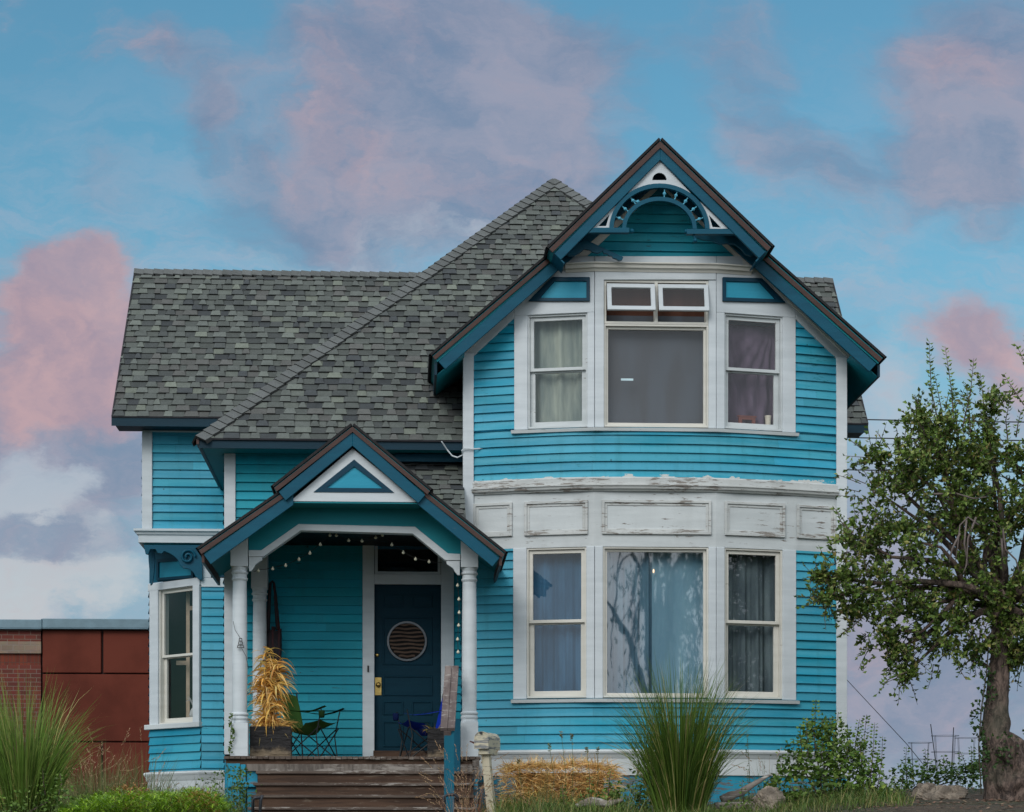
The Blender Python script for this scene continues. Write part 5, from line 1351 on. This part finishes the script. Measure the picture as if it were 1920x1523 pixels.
# --- shrubs with upright leafy stems
def shrub(blobs,Y,seed,label,leafcols,LL=.05,stems=(),name='shrub',dens=170,cat='shrub'):
    rnd=random.Random(seed); c0=P(blobs[0][0],1500,Y); z0=gz(c0.x,Y)-.02; t=empty(name,(c0.x,Y,z0),label,cat); lv=MB(); st=MB(); sc_=F/(Y-CY)
    for bx,by,br in blobs:
        c=P(bx,by,Y); r=br/sc_
        st.tube([V((c0.x,Y,z0)),c],[.012,.006],5)
        for i in range(int(r*r*dens*40)+30):
            o=V((rnd.gauss(0,.5),rnd.gauss(0,.5),rnd.gauss(0,.5)))
            if o.length>1.15: continue
            p=c+V((o.x*r,o.y*r*1.1,o.z*r)); 
            if mnoise.noise(p*4)<-.3: continue
            L=LL*rnd.uniform(.6,1.2); leaf(lv,p,(rnd.gauss(0,1),rnd.gauss(0,1)-.3,rnd.gauss(0,.5)-.1),L,L*.85,jit(rnd.choices(leafcols,[4,3,2,1][:len(leafcols)])[0],.25,rnd),rnd)
    for a,b in stems:
        dy=rnd.uniform(-.1,.1); A=P(*a,Y+dy); B=P(*b,Y+dy); st.tube([A,A.lerp(B,.5)+V((rnd.gauss(0,.015),0,0)),B],[.006,.004,.002],5)
        n=int((B-A).length/.035)
        for i in range(n):
            p=A.lerp(B,(i+.5)/n)
            for s_ in (-1,1,0):
                L=LL*rnd.uniform(.7,1.1)*(1-.4*i/n); leaf(lv,p+V((s_*.012,0,0)),(s_*1.0+rnd.gauss(0,.2),rnd.gauss(0,.5),rnd.uniform(-.2,.4)),L,L*.8,jit(rnd.choice(leafcols[:2]),.25,rnd),rnd)
    lv.build('foliage',leafm,t); st.build('stem',bark,t,smooth=True); return t
SC=[(.10,.18,.032),(.15,.24,.045),(.05,.095,.02),(.26,.33,.08)]
shrub([(1545,1460,82),(1500,1430,50),(1545,1400,50),(1590,1440,52),(1485,1480,50),(1625,1490,55),(1525,1368,30),(1558,1368,28),(1570,1510,70),(1470,1510,50),(1595,1395,26),(1450,1490,32),(1640,1450,26),(1655,1500,34)],-3.9,51,'leafy green bush with upright shoots at the right front corner of the house',SC,.062,
  [((1528,1420),(1530,1312)),((1570,1410),(1572,1335)),((1505,1420),(1500,1362)),((1600,1420),(1612,1348)),((1515,1420),(1512,1345)),((1560,1420),(1555,1345)),((1540,1430),(1542,1365)),((1585,1440),(1590,1360)),((1600,1450),(1605,1400)),((1610,1480),(1625,1340)),((1630,1480),(1640,1355)),((1620,1470),(1612,1385)),((1645,1480),(1655,1380)),((1500,1440),(1488,1400)),((1470,1450),(1462,1425))],name='leafy_bush',dens=85,cat='bush')
shrub([(1200,1480,40),(1180,1510,40),(1215,1500,34),(1150,1520,30)],-3.6,52,'low dark leafy weed left of the tall grass clump',SC,.045,[((1195,1450),(1190,1400)),((1215,1470),(1208,1430))],name='leafy_weed',dens=110,cat='weed')
shrub([(1700,1450,26),(1740,1455,30),(1780,1450,32),(1810,1458,28),(1830,1440,22),(1680,1480,34),(1720,1490,30)],.5,53,'light green tomato plants growing among the wire cages',[(.08,.16,.03),(.11,.20,.045),(.05,.10,.02),(.2,.28,.07)],.06,[((1700,1450),(1700,1400)),((1740,1450),(1735,1405)),((1775,1450),(1770,1415)),((1810,1450),(1800,1410)),((1825,1450),(1822,1400))],name='tomato_plant',dens=90,cat='tomato plants')
shrub([(1665,1500,30),(1640,1520,30)],-2.2,54,'small bright green plant beside the boulder',[(.09,.17,.03),(.12,.21,.045)],.05,[((1690,1490),(1692,1455))],name='garden_plant',dens=110,cat='plant')
shrub([(1090,1515,34),(1130,1510,36),(1040,1525,28),(1150,1490,22)],-4.3,55,'low leafy weeds in front of the right end of the straw bale',[(.12,.20,.04),(.17,.26,.05),(.07,.12,.025)],.05,[((1110,1500),(1105,1455)),((1140,1495),(1146,1440)),((1060,1515),(1055,1470))],name='leafy_weed',dens=60,cat='weed')
shrub([(1400,1520,28),(1360,1528,26),(1475,1528,26)],-5.0,56,'small leafy weeds at the feet of the driftwood and pale rock',[(.13,.21,.04),(.18,.27,.05),(.07,.12,.025)],.045,[((1395,1505),(1392,1462))],name='leafy_weed',dens=60,cat='weed')
shrub([(20,1510,40),(95,1500,44),(130,1520,36),(60,1535,40)],-5.6,57,'leafy green weeds at the foot of the big left grass clump',[(.12,.21,.04),(.18,.28,.06),(.07,.13,.025)],.045,[((110,1490),(112,1450)),((85,1490),(80,1440))],name='leafy_weed',dens=60,cat='weed')
# thin wildflower stems
for i,(a,b,Y,lab,cc) in enumerate((((1062,1520),(1052,1372),-4.0,'tall brown seed head rising above the straw bale',(.20,.17,.09)),((1070,1520),(1072,1376),-4.1,'second brown seed head just right of the tallest',(.20,.17,.09)),((1105,1520),(1100,1402),-4.0,'short seeding weed over the right of the straw bale',(.22,.2,.1)),((1040,1520),(1030,1396),-3.9,'greenish seed spike over the middle of the bale',(.24,.26,.10)),((1115,1520),(1121,1402),-3.9,'seeding weed stem beside the tall grass clump',(.2,.18,.09)),((975,1520),(972,1425),-3.9,'small dry flower head over the left of the bale',(.30,.22,.08)),((1404,1520),(1400,1370),-3.8,'slender budding stem right of the tall grass clump',(.14,.18,.05)))):
    m=MB(); A=P(*a,Y); B=P(*b,Y); m.tube([A,A.lerp(B,.5)+V((.02,0,0)),B],[.004,.003,.002],5,col=(.10,.13,.04))
    for k in range(26 if i!=6 else 60):
        t=1-abs(rnd2.gauss(0,.05)) if i!=6 else rnd2.random(); p=A.lerp(B,t); leaf(m,p,(rnd2.gauss(0,1),rnd2.gauss(0,1),.4),.028,.014,jit(cc,.3,rnd2),rnd2)
    o=m.build('wildflower_stem',leafm); tag(o,lab,'wildflower')
# dandelion clocks
for i,(px,py) in enumerate(((575,1455),(605,1462),(820,1378))):
    x=px/3.6; y=1100+py/3.6; Y=-4.5 if i<2 else -3.2; m=MB(); c=P(x,y,Y); m.tube([V((c.x,Y,gz(c.x,Y)-.02)),c],.003,5); m.ball(c,.022,10,sc_=(1,1,.9))
    o=m.build('dandelion_clock',m_plain('dandelion_white',(.62,.62,.58),.9)); tag(o,['white dandelion clock at the left edge of the juniper','white dandelion clock beside its twin at the juniper edge','single white dandelion clock above the juniper'][i],'flower')

# --- juniper ground cover: bright feathery sprays
rnd=random.Random(71); m=MB()
for i in range(11000):
    px=rnd.uniform(110,470); Y=rnd.uniform(-6.2,-3.2); c=P(px,1500,Y)
    e=1-abs((px-300)/200)**3; h=(.25+.16*mnoise.noise(V((c.x*1.3+4,Y*.8,2))))*max(0,e)+.05
    base=V((c.x,Y,gz(c.x,Y)+h*rnd.uniform(.2,1)+.10*mnoise.noise(V((c.x*2.2,Y*2.2,0)))))
    a=rnd.uniform(0,6.28); col=jit(rnd.choice([(.20,.38,.012),(.28,.48,.02),(.10,.20,.012),(.36,.55,.04)]),.2,rnd)
    if mnoise.noise(V((c.x*1.5+9,Y*1.5,0)))>.34: col=jit((.42,.20,.06),.3,rnd)
    d=V((math.cos(a),math.sin(a),rnd.uniform(.1,.7))); L=rnd.uniform(.06,.13)
    blade(m,base,d,L,.013,.6,col,2)
    for s_ in (-1,1,-1,1):
        p=base+d.normalized()*L*rnd.uniform(.2,.7); sd=d.cross(V((0,0,1))).normalized()*s_; blade(m,p,d.normalized()+sd*.8,L*.45,.010,.5,col,2)
o=m.build('juniper_bush',leafm); tag(o,'bright green spreading juniper with orange dead sprays before the porch','juniper')
# --- rough grass and weeds covering the lawn (uncountable)
m=MB(); rnd=random.Random(72)
def tuft(x,y,n,hh,cols_):
    z=gz(x,y)-.01
    for i in range(n):
        a=rnd.uniform(0,6.28); blade(m,(x+rnd.gauss(0,.05),y+rnd.gauss(0,.05),z),(math.cos(a)*.5,math.sin(a)*.5,1),hh*rnd.uniform(.5,1.2),rnd.uniform(.005,.011),rnd.uniform(.4,1.8),jit(rnd.choice(cols_),.25,rnd),3)
for i in range(5200):
    Y=rnd.uniform(-11,1.5); px=rnd.uniform(-60,1640); c=P(px,1500,Y)
    if Y>-1.6 and 415<px<905: continue
    if 470<px<895: continue
    if Y>-.5 and px>880: continue
    dens=mnoise.noise(V((c.x*.8,Y*.8,5)))
    if dens<-.25: continue
    hh=.13+.09*dens+(.08 if px<470 else 0)-(.06 if Y<-6 else 0); tuft(c.x,Y,6,hh,[(.06,.11,.025),(.09,.15,.035),(.20,.18,.07),(.045,.08,.02)])
for i in range(1500):
    Y=rnd.uniform(-6.5,-2.2); px=rnd.uniform(905,1700); c=P(px,1500,Y); hh=rnd.uniform(.12,.36)*(1.25 if px<1180 else .8); tuft(c.x,Y,5,hh,[(.09,.15,.03),(.13,.20,.04),(.26,.24,.09),(.06,.11,.02)])
for i in range(700):
    Y=rnd.uniform(-2.6,1.0); px=rnd.uniform(-40,470); c=P(px,1500,Y); tuft(c.x,Y,5,rnd.uniform(.15,.5),[(.09,.15,.03),(.13,.20,.04),(.30,.27,.12),(.06,.11,.02)])
o=m.build('rough_grass',grassm,base=(0,-5,2)); tag(o,'rough grass and weeds covering the front garden','grass',kind='stuff')
m=MB()
for i in range(1500):
    Y=rnd.uniform(-9,3); px=rnd.uniform(1600,1960); c=P(px,1500,Y); z=gz(c.x,Y)
    a=rnd.uniform(0,3.14); L=rnd.uniform(.02,.07); d=V((math.cos(a),math.sin(a),rnd.uniform(-.2,.3))); s_=V((-d.y,d.x,0))*.012
    p=V((c.x,Y,z+.012)); m.add([p-s_,p+s_,p+s_+d*L,p-s_+d*L],[(0,1,2,3)],jit(rnd.choice([(.22,.12,.08),(.14,.08,.05),(.30,.2,.14)]),.3,rnd))
o=m.build('bark_mulch',straw,base=(5,-3,2)); tag(o,'reddish bark mulch spread under the apple tree','mulch',kind='stuff')
# leafy weeds by the blue boards
m=MB()
for i in range(420):
    px=rnd.choice([rnd.gauss(440,14),rnd.gauss(400,18),rnd.gauss(455,8)]); py=rnd.uniform(1435,1523)+abs(px-440)*.3; p=P(px,py,-2.2+rnd.uniform(-.2,.2)); leaf(m,p,(rnd.gauss(0,1),rnd.gauss(0,1),rnd.gauss(0,.6)),.045,.03,jit(rnd.choice([(.07,.13,.03),(.12,.2,.04)]),.3,rnd),rnd)
for k in range(9): 
    px=400+k*8; m.tube([P(430,1560,-2.2),P(px,1520,-2.2),P(px+rnd.uniform(-8,8),rnd.uniform(1425,1470),-2.2)],.003,4,col=(.08,.12,.03))
o=m.build('trailing_weed',leafm); tag(o,'straggly green weed growing in front of the blue stair boards','weed')

# --- straw bale
YSb=-1.9; rnd=random.Random(81); x0,x1=X(948,YSb),X(1155,YSb); zt=Z(1433,YSb,1050); z0=gz((x0+x1)/2,YSb)-.05; zt=max(zt,z0+.25)
m=MB(); m.box(x0+.14,x1-.14,YSb+.06,YSb+.44,z0,zt-.10,(.20,.12,.045))
for i in range(5200):
    f=rnd.random(); x=rnd.uniform(x0,x1)
    bul=.07*mnoise.noise(V((x*3.2,0,7)))+.03*mnoise.noise(V((x*11,1,7)))-.16*max(0,abs(2*(x-x0)/(x1-x0)-1)-.75)*2
    if f<.62: p=V((x,YSb+.03-.05*abs(mnoise.noise(V((x*4,3,1)))),rnd.uniform(z0,zt))); n=V((0,-1,0))
    elif f<.9: p=V((x,rnd.uniform(YSb,YSb+.5),zt-.02+bul)); n=V((0,0,1))
    else: p=V((rnd.choice([x0+.02,x1-.02]),rnd.uniform(YSb,YSb+.5),rnd.uniform(z0,zt))); n=V((1 if p.x>(x0+x1)/2 else -1,0,0))
    d=V((rnd.gauss(0,1),rnd.gauss(0,.4),rnd.gauss(0,.35)))+n*abs(rnd.gauss(0,.5)); blade(m,p,d,rnd.uniform(.06,.22),rnd.uniform(.006,.013),rnd.uniform(-.3,1.4),jit(rnd.choice([(.66,.38,.12),(.82,.53,.20),(.42,.22,.07),(.90,.65,.30)]),.2,rnd),2,rnd.uniform(-1.5,1.5))
o=m.build('straw_bale',straw); tag(o,'golden straw bale lying against the base of the house','straw bale')

# --- rocks and logs
rockm=m_plain('boulder',(.30,.25,.20),.9,var=.6,scale=7,bmp=.04)
def rock(px,py,Y,rx,rz,seed,label,col=None):
    rnd=random.Random(seed); c=P(px,py,Y); m=MB(); n=40; vs=[];fs=[]; mm=24; cen=V((c.x,Y,c.z-rz*.55))
    for i in range(mm+1):
        th=math.pi*i/mm
        for k in range(n):
            a=6.2832*k/n; d=V((math.sin(th)*math.cos(a),math.sin(th)*math.sin(a),math.cos(th)))
            f=1+.22*mnoise.noise(d*1.6+V((seed,0,0)))+.22*round(mnoise.noise(d*2.2+V((0,seed,0)))*4)/4+.10*mnoise.noise(d*6)+.05*mnoise.noise(d*14)
            vs.append(cen+V((d.x*rx,d.y*rx*.8,d.z*rz))*f)
    for i in range(mm):
        for k in range(n): j=(k+1)%n; fs.append((i*n+k,(i+1)*n+k,(i+1)*n+j,i*n+j))
    m.add(vs,fs); o=m.build('boulder',rockm,smooth=False); tag(o,label,'rock',group=None); return o
rock(1442,1490,-4.6,.17,.17,3,'pale angular rock between the tall grass and the bush')
rock(1775,1485,-2.6,.25,.17,5,'brown boulder left of the apple tree trunk')
rock(1738,1478,-2.3,.16,.13,8,'rust brown rock half hidden behind the boulder')
rock(1415,1522,-4.9,.14,.10,9,'low flat rock just in front of the pale angular one')
def m_drift():
    return m_paint('driftwood',(.30,.27,.24),(.16,.13,.11),var=.9,grain=(2,8,8),rough=.9,wear=(.5,.48,.44),wear_amt=.35)
dw=m_drift()
for pts,rad,Y,lab in ((((1080,1512),(1110,1502),(1140,1508),(1168,1500)),[.03,.055,.05,.02],-4.6,'short pale driftwood log left of the tall grass'),
   (((1352,1500),(1385,1488),(1415,1470),(1448,1452)),[.06,.055,.04,.008],-4.2,'pointed driftwood branch rising right of the tall grass'),
   (((1340,1512),(1380,1512),(1420,1508)),[.05,.05,.04],-4.4,'dark fallen log lying under the pointed driftwood')):
    m=MB(); q=[P(a,b,Y) for a,b in pts]; dn_=[];dr_=[]
    for k in range(len(q)-1):
        for t in range(6):
            f=t/6; pp=q[k].lerp(q[k+1],f); dn_.append(pp+V((0,0,.012*mnoise.noise(pp*9)))); dr_.append((rad[k]*(1-f)+rad[k+1]*f)*(.72+.45*abs(mnoise.noise(pp*11))))
    dn_.append(q[-1]); dr_.append(rad[-1]*.6); m.tube(dn_,dr_,9); o=m.build('log',dw,smooth=True); tag(o,lab,'log')

# --- tree across the street behind the camera, mirrored in the windows
rnd=random.Random(91)
tx,ty=9.5,-52
st=empty('street_tree',(tx,ty,0),'tall loose tree across the street, mirrored in the bow windows','tree')
tr_=MB(); lf=MB()
tr_.tube([V((tx,ty,-.2)),V((tx+.1,ty,2.5)),V((tx-.3,ty,5))],[.35,.28,.2],10)
for i in range(26):
    a=rnd.uniform(0,6.28); sx_=math.cos(a); r=rnd.uniform(1.2,5.5); zt_=rnd.uniform(9.5,14.5); q=[]
    for k in range(9):
        t=k/8; rr=r*(t**1.4); z=4.4+(zt_-4.4)*math.sin(min(1,t*1.35)*math.pi/2)-(max(0,t-.6)/.4)**1.6*rnd.uniform(1.5,4.5)
        q.append(V((tx-.3+rr*sx_+rnd.gauss(0,.08),ty+rr*.6*math.sin(a),z)))
    tr_.tube(q,[.20,.17,.14,.11,.085,.06,.04,.03,.015],7)
    for k in range(40 if i%3 else 190):
        t=rnd.uniform(.45,1); j=min(7,int(t*8)); p=q[j].lerp(q[j+1],t*8-j)+V((rnd.gauss(0,.22),rnd.gauss(0,.3),-abs(rnd.gauss(0,.5)))); leaf(lf,p,(rnd.gauss(0,.3),rnd.gauss(0,.3),-1),.34,.07,jit((.08,.12,.04),.3,rnd),rnd)
tr_.build('trunk',bark,st,smooth=True); lf.build('crown',leafm,st)

# ============================================================ SKY, LIGHT, CAMERA
w=bpy.data.worlds.new('World'); sc.world=w; w.use_nodes=True; w.node_tree.nodes.clear(); N=NT(w.node_tree)
out=N.node('ShaderNodeOutputWorld'); bg=N.node('ShaderNodeBackground'); N.link(bg.outputs[0],out.inputs[0])
SUN_EL,SUN_AZ=R(34),R(207)   # azimuth clockwise from +Y: sun in front of the facade, a little left
sky=N.node('ShaderNodeTexSky',sky_type='NISHITA'); sky.sun_disc=False; sky.sun_elevation=SUN_EL; sky.sun_rotation=SUN_AZ; sky.air_density=1.3; sky.dust_density=.6; sky.ozone_density=2.5
tc=N.node('ShaderNodeTexCoord'); sp=N.node('ShaderNodeSeparateXYZ'); N.link(tc.outputs['Generated'],sp.inputs[0])
ay=N.math('MAXIMUM',N.math('ABSOLUTE',sp.outputs['Y']),.05)
u=N.math('DIVIDE',sp.outputs['X'],ay); v=N.math('DIVIDE',sp.outputs['Z'],ay)
cb=N.node('ShaderNodeCombineXYZ'); N.link(u,cb.inputs[0]); N.link(v,cb.inputs[1]); uv=cb.outputs[0]
wn=N.noise(uv,6,4,.6,color=True); wn2=N.noise(N.vmath('MULTIPLY',uv,(1,1.8,1)),22,7,.66,color=True)
warp=N.vmath('ADD',N.vmath('SCALE',N.vmath('SUBTRACT',wn,(.5,.5,.5)),scale=.10),N.vmath('SCALE',N.vmath('SUBTRACT',wn2,(.5,.5,.5)),scale=.034))
wuv=N.vmath('ADD',uv,warp)
def UV(px,py): # sky directions of the measured clouds
    d=V((sT+(px-CX)/F*cT,cT-(px-CX)/F*sT,(HZ-py)/F)); return (d.x/d.y,d.z/d.y,0)
def blobs(lst):
    tot=None
    for px,py,rx,ry,s in lst:
        q=N.vmath('MULTIPLY',N.vmath('SUBTRACT',wuv,UV(px,py)),(F/rx,F/ry,0)); L=N.vmath('LENGTH',q)
        g=N.ramp(L,0.,1.5,s,0.); tot=g if tot is None else N.math('ADD',tot,g)
    return tot
lav=blobs([(560,110,150,110,.9),(640,190,120,90,.5),(700,250,110,110,.6),(620,310,150,110,.9),(820,60,230,140,1.1),(960,160,260,170,1.1),(860,300,260,150,1.0),(960,360,200,110,.9),(1120,60,160,80,.6),(1400,60,160,90,.6),(1400,170,130,110,.55),(1480,270,170,90,.6),(1620,330,260,110,.55),(250,100,110,60,.75),(340,170,90,80,.75),(420,270,110,110,.7),(360,240,60,60,.4),(180,320,70,80,.5),(1860,60,190,200,1.2),(1800,200,200,160,1.0),(1900,300,200,150,.7),(500,420,300,110,.55),(760,420,330,110,.6),(30,640,120,160,.8),(80,760,220,180,1.2),(200,820,220,150,1.1),(220,920,200,120,.9),(150,1060,150,80,.95),(20,900,100,90,.7),(30,1030,60,60,.5),(1750,1250,420,300,1.3),(1600,950,200,220,.5),(1560,650,90,120,.35)])
pink=blobs([(100,520,95,80,1.2),(160,480,80,60,.9),(150,600,130,110,1.2),(210,690,120,120,1.1),(130,760,170,110,.8),(0,600,90,110,.8),(40,700,130,140,.9),(20,820,110,100,.5),(1830,600,120,70,1.1),(1900,680,140,90,.9),(1760,660,110,70,.6),(1900,780,120,80,.6),(600,150,110,90,.45),(640,280,140,90,.40),(760,100,110,80,.35),(900,350,200,70,.35),(1830,80,110,90,.55),(250,110,80,50,.3),(1640,1220,120,60,.35)])
whit=blobs([(60,960,110,60,1.2),(150,940,50,30,.5),(100,1000,60,30,.6),(210,1030,60,30,.8),(235,1105,120,45,1.1),(60,1120,100,60,1.3),(20,890,60,40,.6),(930,420,240,50,.6),(1650,850,140,110,.9),(1640,700,100,110,.5),(400,480,320,70,.5),(700,480,260,60,.45),(1560,520,80,70,.3)])
nz=N.noise(wuv,16,7,.6); nz2=N.noise(N.vmath('MULTIPLY',wuv,(1,2.2,1)),45,6,.62)
mod=N.math('ADD',N.math('MULTIPLY',nz,.7),N.math('MULTIPLY',nz2,.5))
def cov(b,lo=.10,hi=1.25,k=1.25): return N.ramp(N.math('ADD',b,N.math('MULTIPLY',N.math('SUBTRACT',mod,.6),k)),lo,hi)
base=N.mix(1.,N.mix(N.ramp(v,.0,.42,0,1,False),N.vmath('SCALE',sky.outputs[0],scale=1.0),sky.outputs[0]),(1,1,1),'MULTIPLY')
skyb=N.vmath('SCALE',sky.outputs[0],scale=.10)
skyt=N.mix(1.,skyb,(.55,.94,.95),'MULTIPLY')
KS=1.0
veil=N.mix(N.ramp(v,.06,.33,.9,0.),skyt,(.26,.36,.48))
stk=N.noise(N.vmath('MULTIPLY',wuv,(1,3.6,1)),11,7,.68)
veil=N.mix(N.math('MULTIPLY',N.math('MULTIPLY',N.ramp(stk,.40,.68),N.ramp(v,.40,.22)),.55),veil,(.40,.42,.52))
c1_=N.mix(N.math('MULTIPLY',cov(lav),.76),veil,N.mix(N.ramp(N.math('ADD',N.math('MULTIPLY',nz,.6),N.math('MULTIPLY',stk,.4)),.36,.62),(.17,.21,.32),(.33,.305,.385)))
c2_=N.mix(N.math('MULTIPLY',cov(whit,.25,1.1,1.9),.72),c1_,N.mix(N.ramp(v,.10,.2),(.56,.57,.58),(.42,.50,.58)))
c3_=N.mix(N.math('MULTIPLY',cov(pink,.05,1.25,1.7),.88),c2_,N.mix(N.ramp(nz,.35,.65),(.34,.27,.34),(.52,.35,.37)))
# wide clouds elsewhere in the dome, overhead part brightened unseen to light roof and trim
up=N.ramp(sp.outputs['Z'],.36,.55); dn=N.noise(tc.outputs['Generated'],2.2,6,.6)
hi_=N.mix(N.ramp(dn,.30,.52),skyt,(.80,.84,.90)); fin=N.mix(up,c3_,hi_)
back=N.math('MULTIPLY',N.ramp(sp.outputs['Y'],-.05,-.45),N.ramp(sp.outputs['Z'],.02,.10))  # bright bank added behind the camera as fill light for gable and porch
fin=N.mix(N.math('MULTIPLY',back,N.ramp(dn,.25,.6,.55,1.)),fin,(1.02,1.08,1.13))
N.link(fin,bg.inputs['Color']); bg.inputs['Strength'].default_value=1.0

sd=bpy.data.lights.new('sun','SUN'); sd.energy=1.3; sd.angle=R(28); sd.color=(1,.96,.92); so=bpy.data.objects.new('sun',sd); C.objects.link(so)
dirv=V((math.sin(SUN_AZ)*math.cos(SUN_EL),math.cos(SUN_AZ)*math.cos(SUN_EL),math.sin(SUN_EL)))
so.rotation_euler=dirv.to_track_quat('Z','Y').to_euler(); so.location=(0,-20,30)
cd=bpy.data.cameras.new('camera'); cam=bpy.data.objects.new('camera',cd); C.objects.link(cam); cam.location=(0,CY,EYE)
cam.rotation_euler=(R(90),0,-TH); cd.sensor_width=36; cd.lens=36*F/1920; cd.shift_y=(HZ-761.5)/1920; cd.clip_end=5000; cd.clip_start=.1
sc.camera=cam; sc.render.resolution_x=1024; sc.render.resolution_y=812
sc.view_settings.view_transform='Standard'; sc.view_settings.look='None'; sc.view_settings.exposure=.10; sc.view_settings.gamma=1
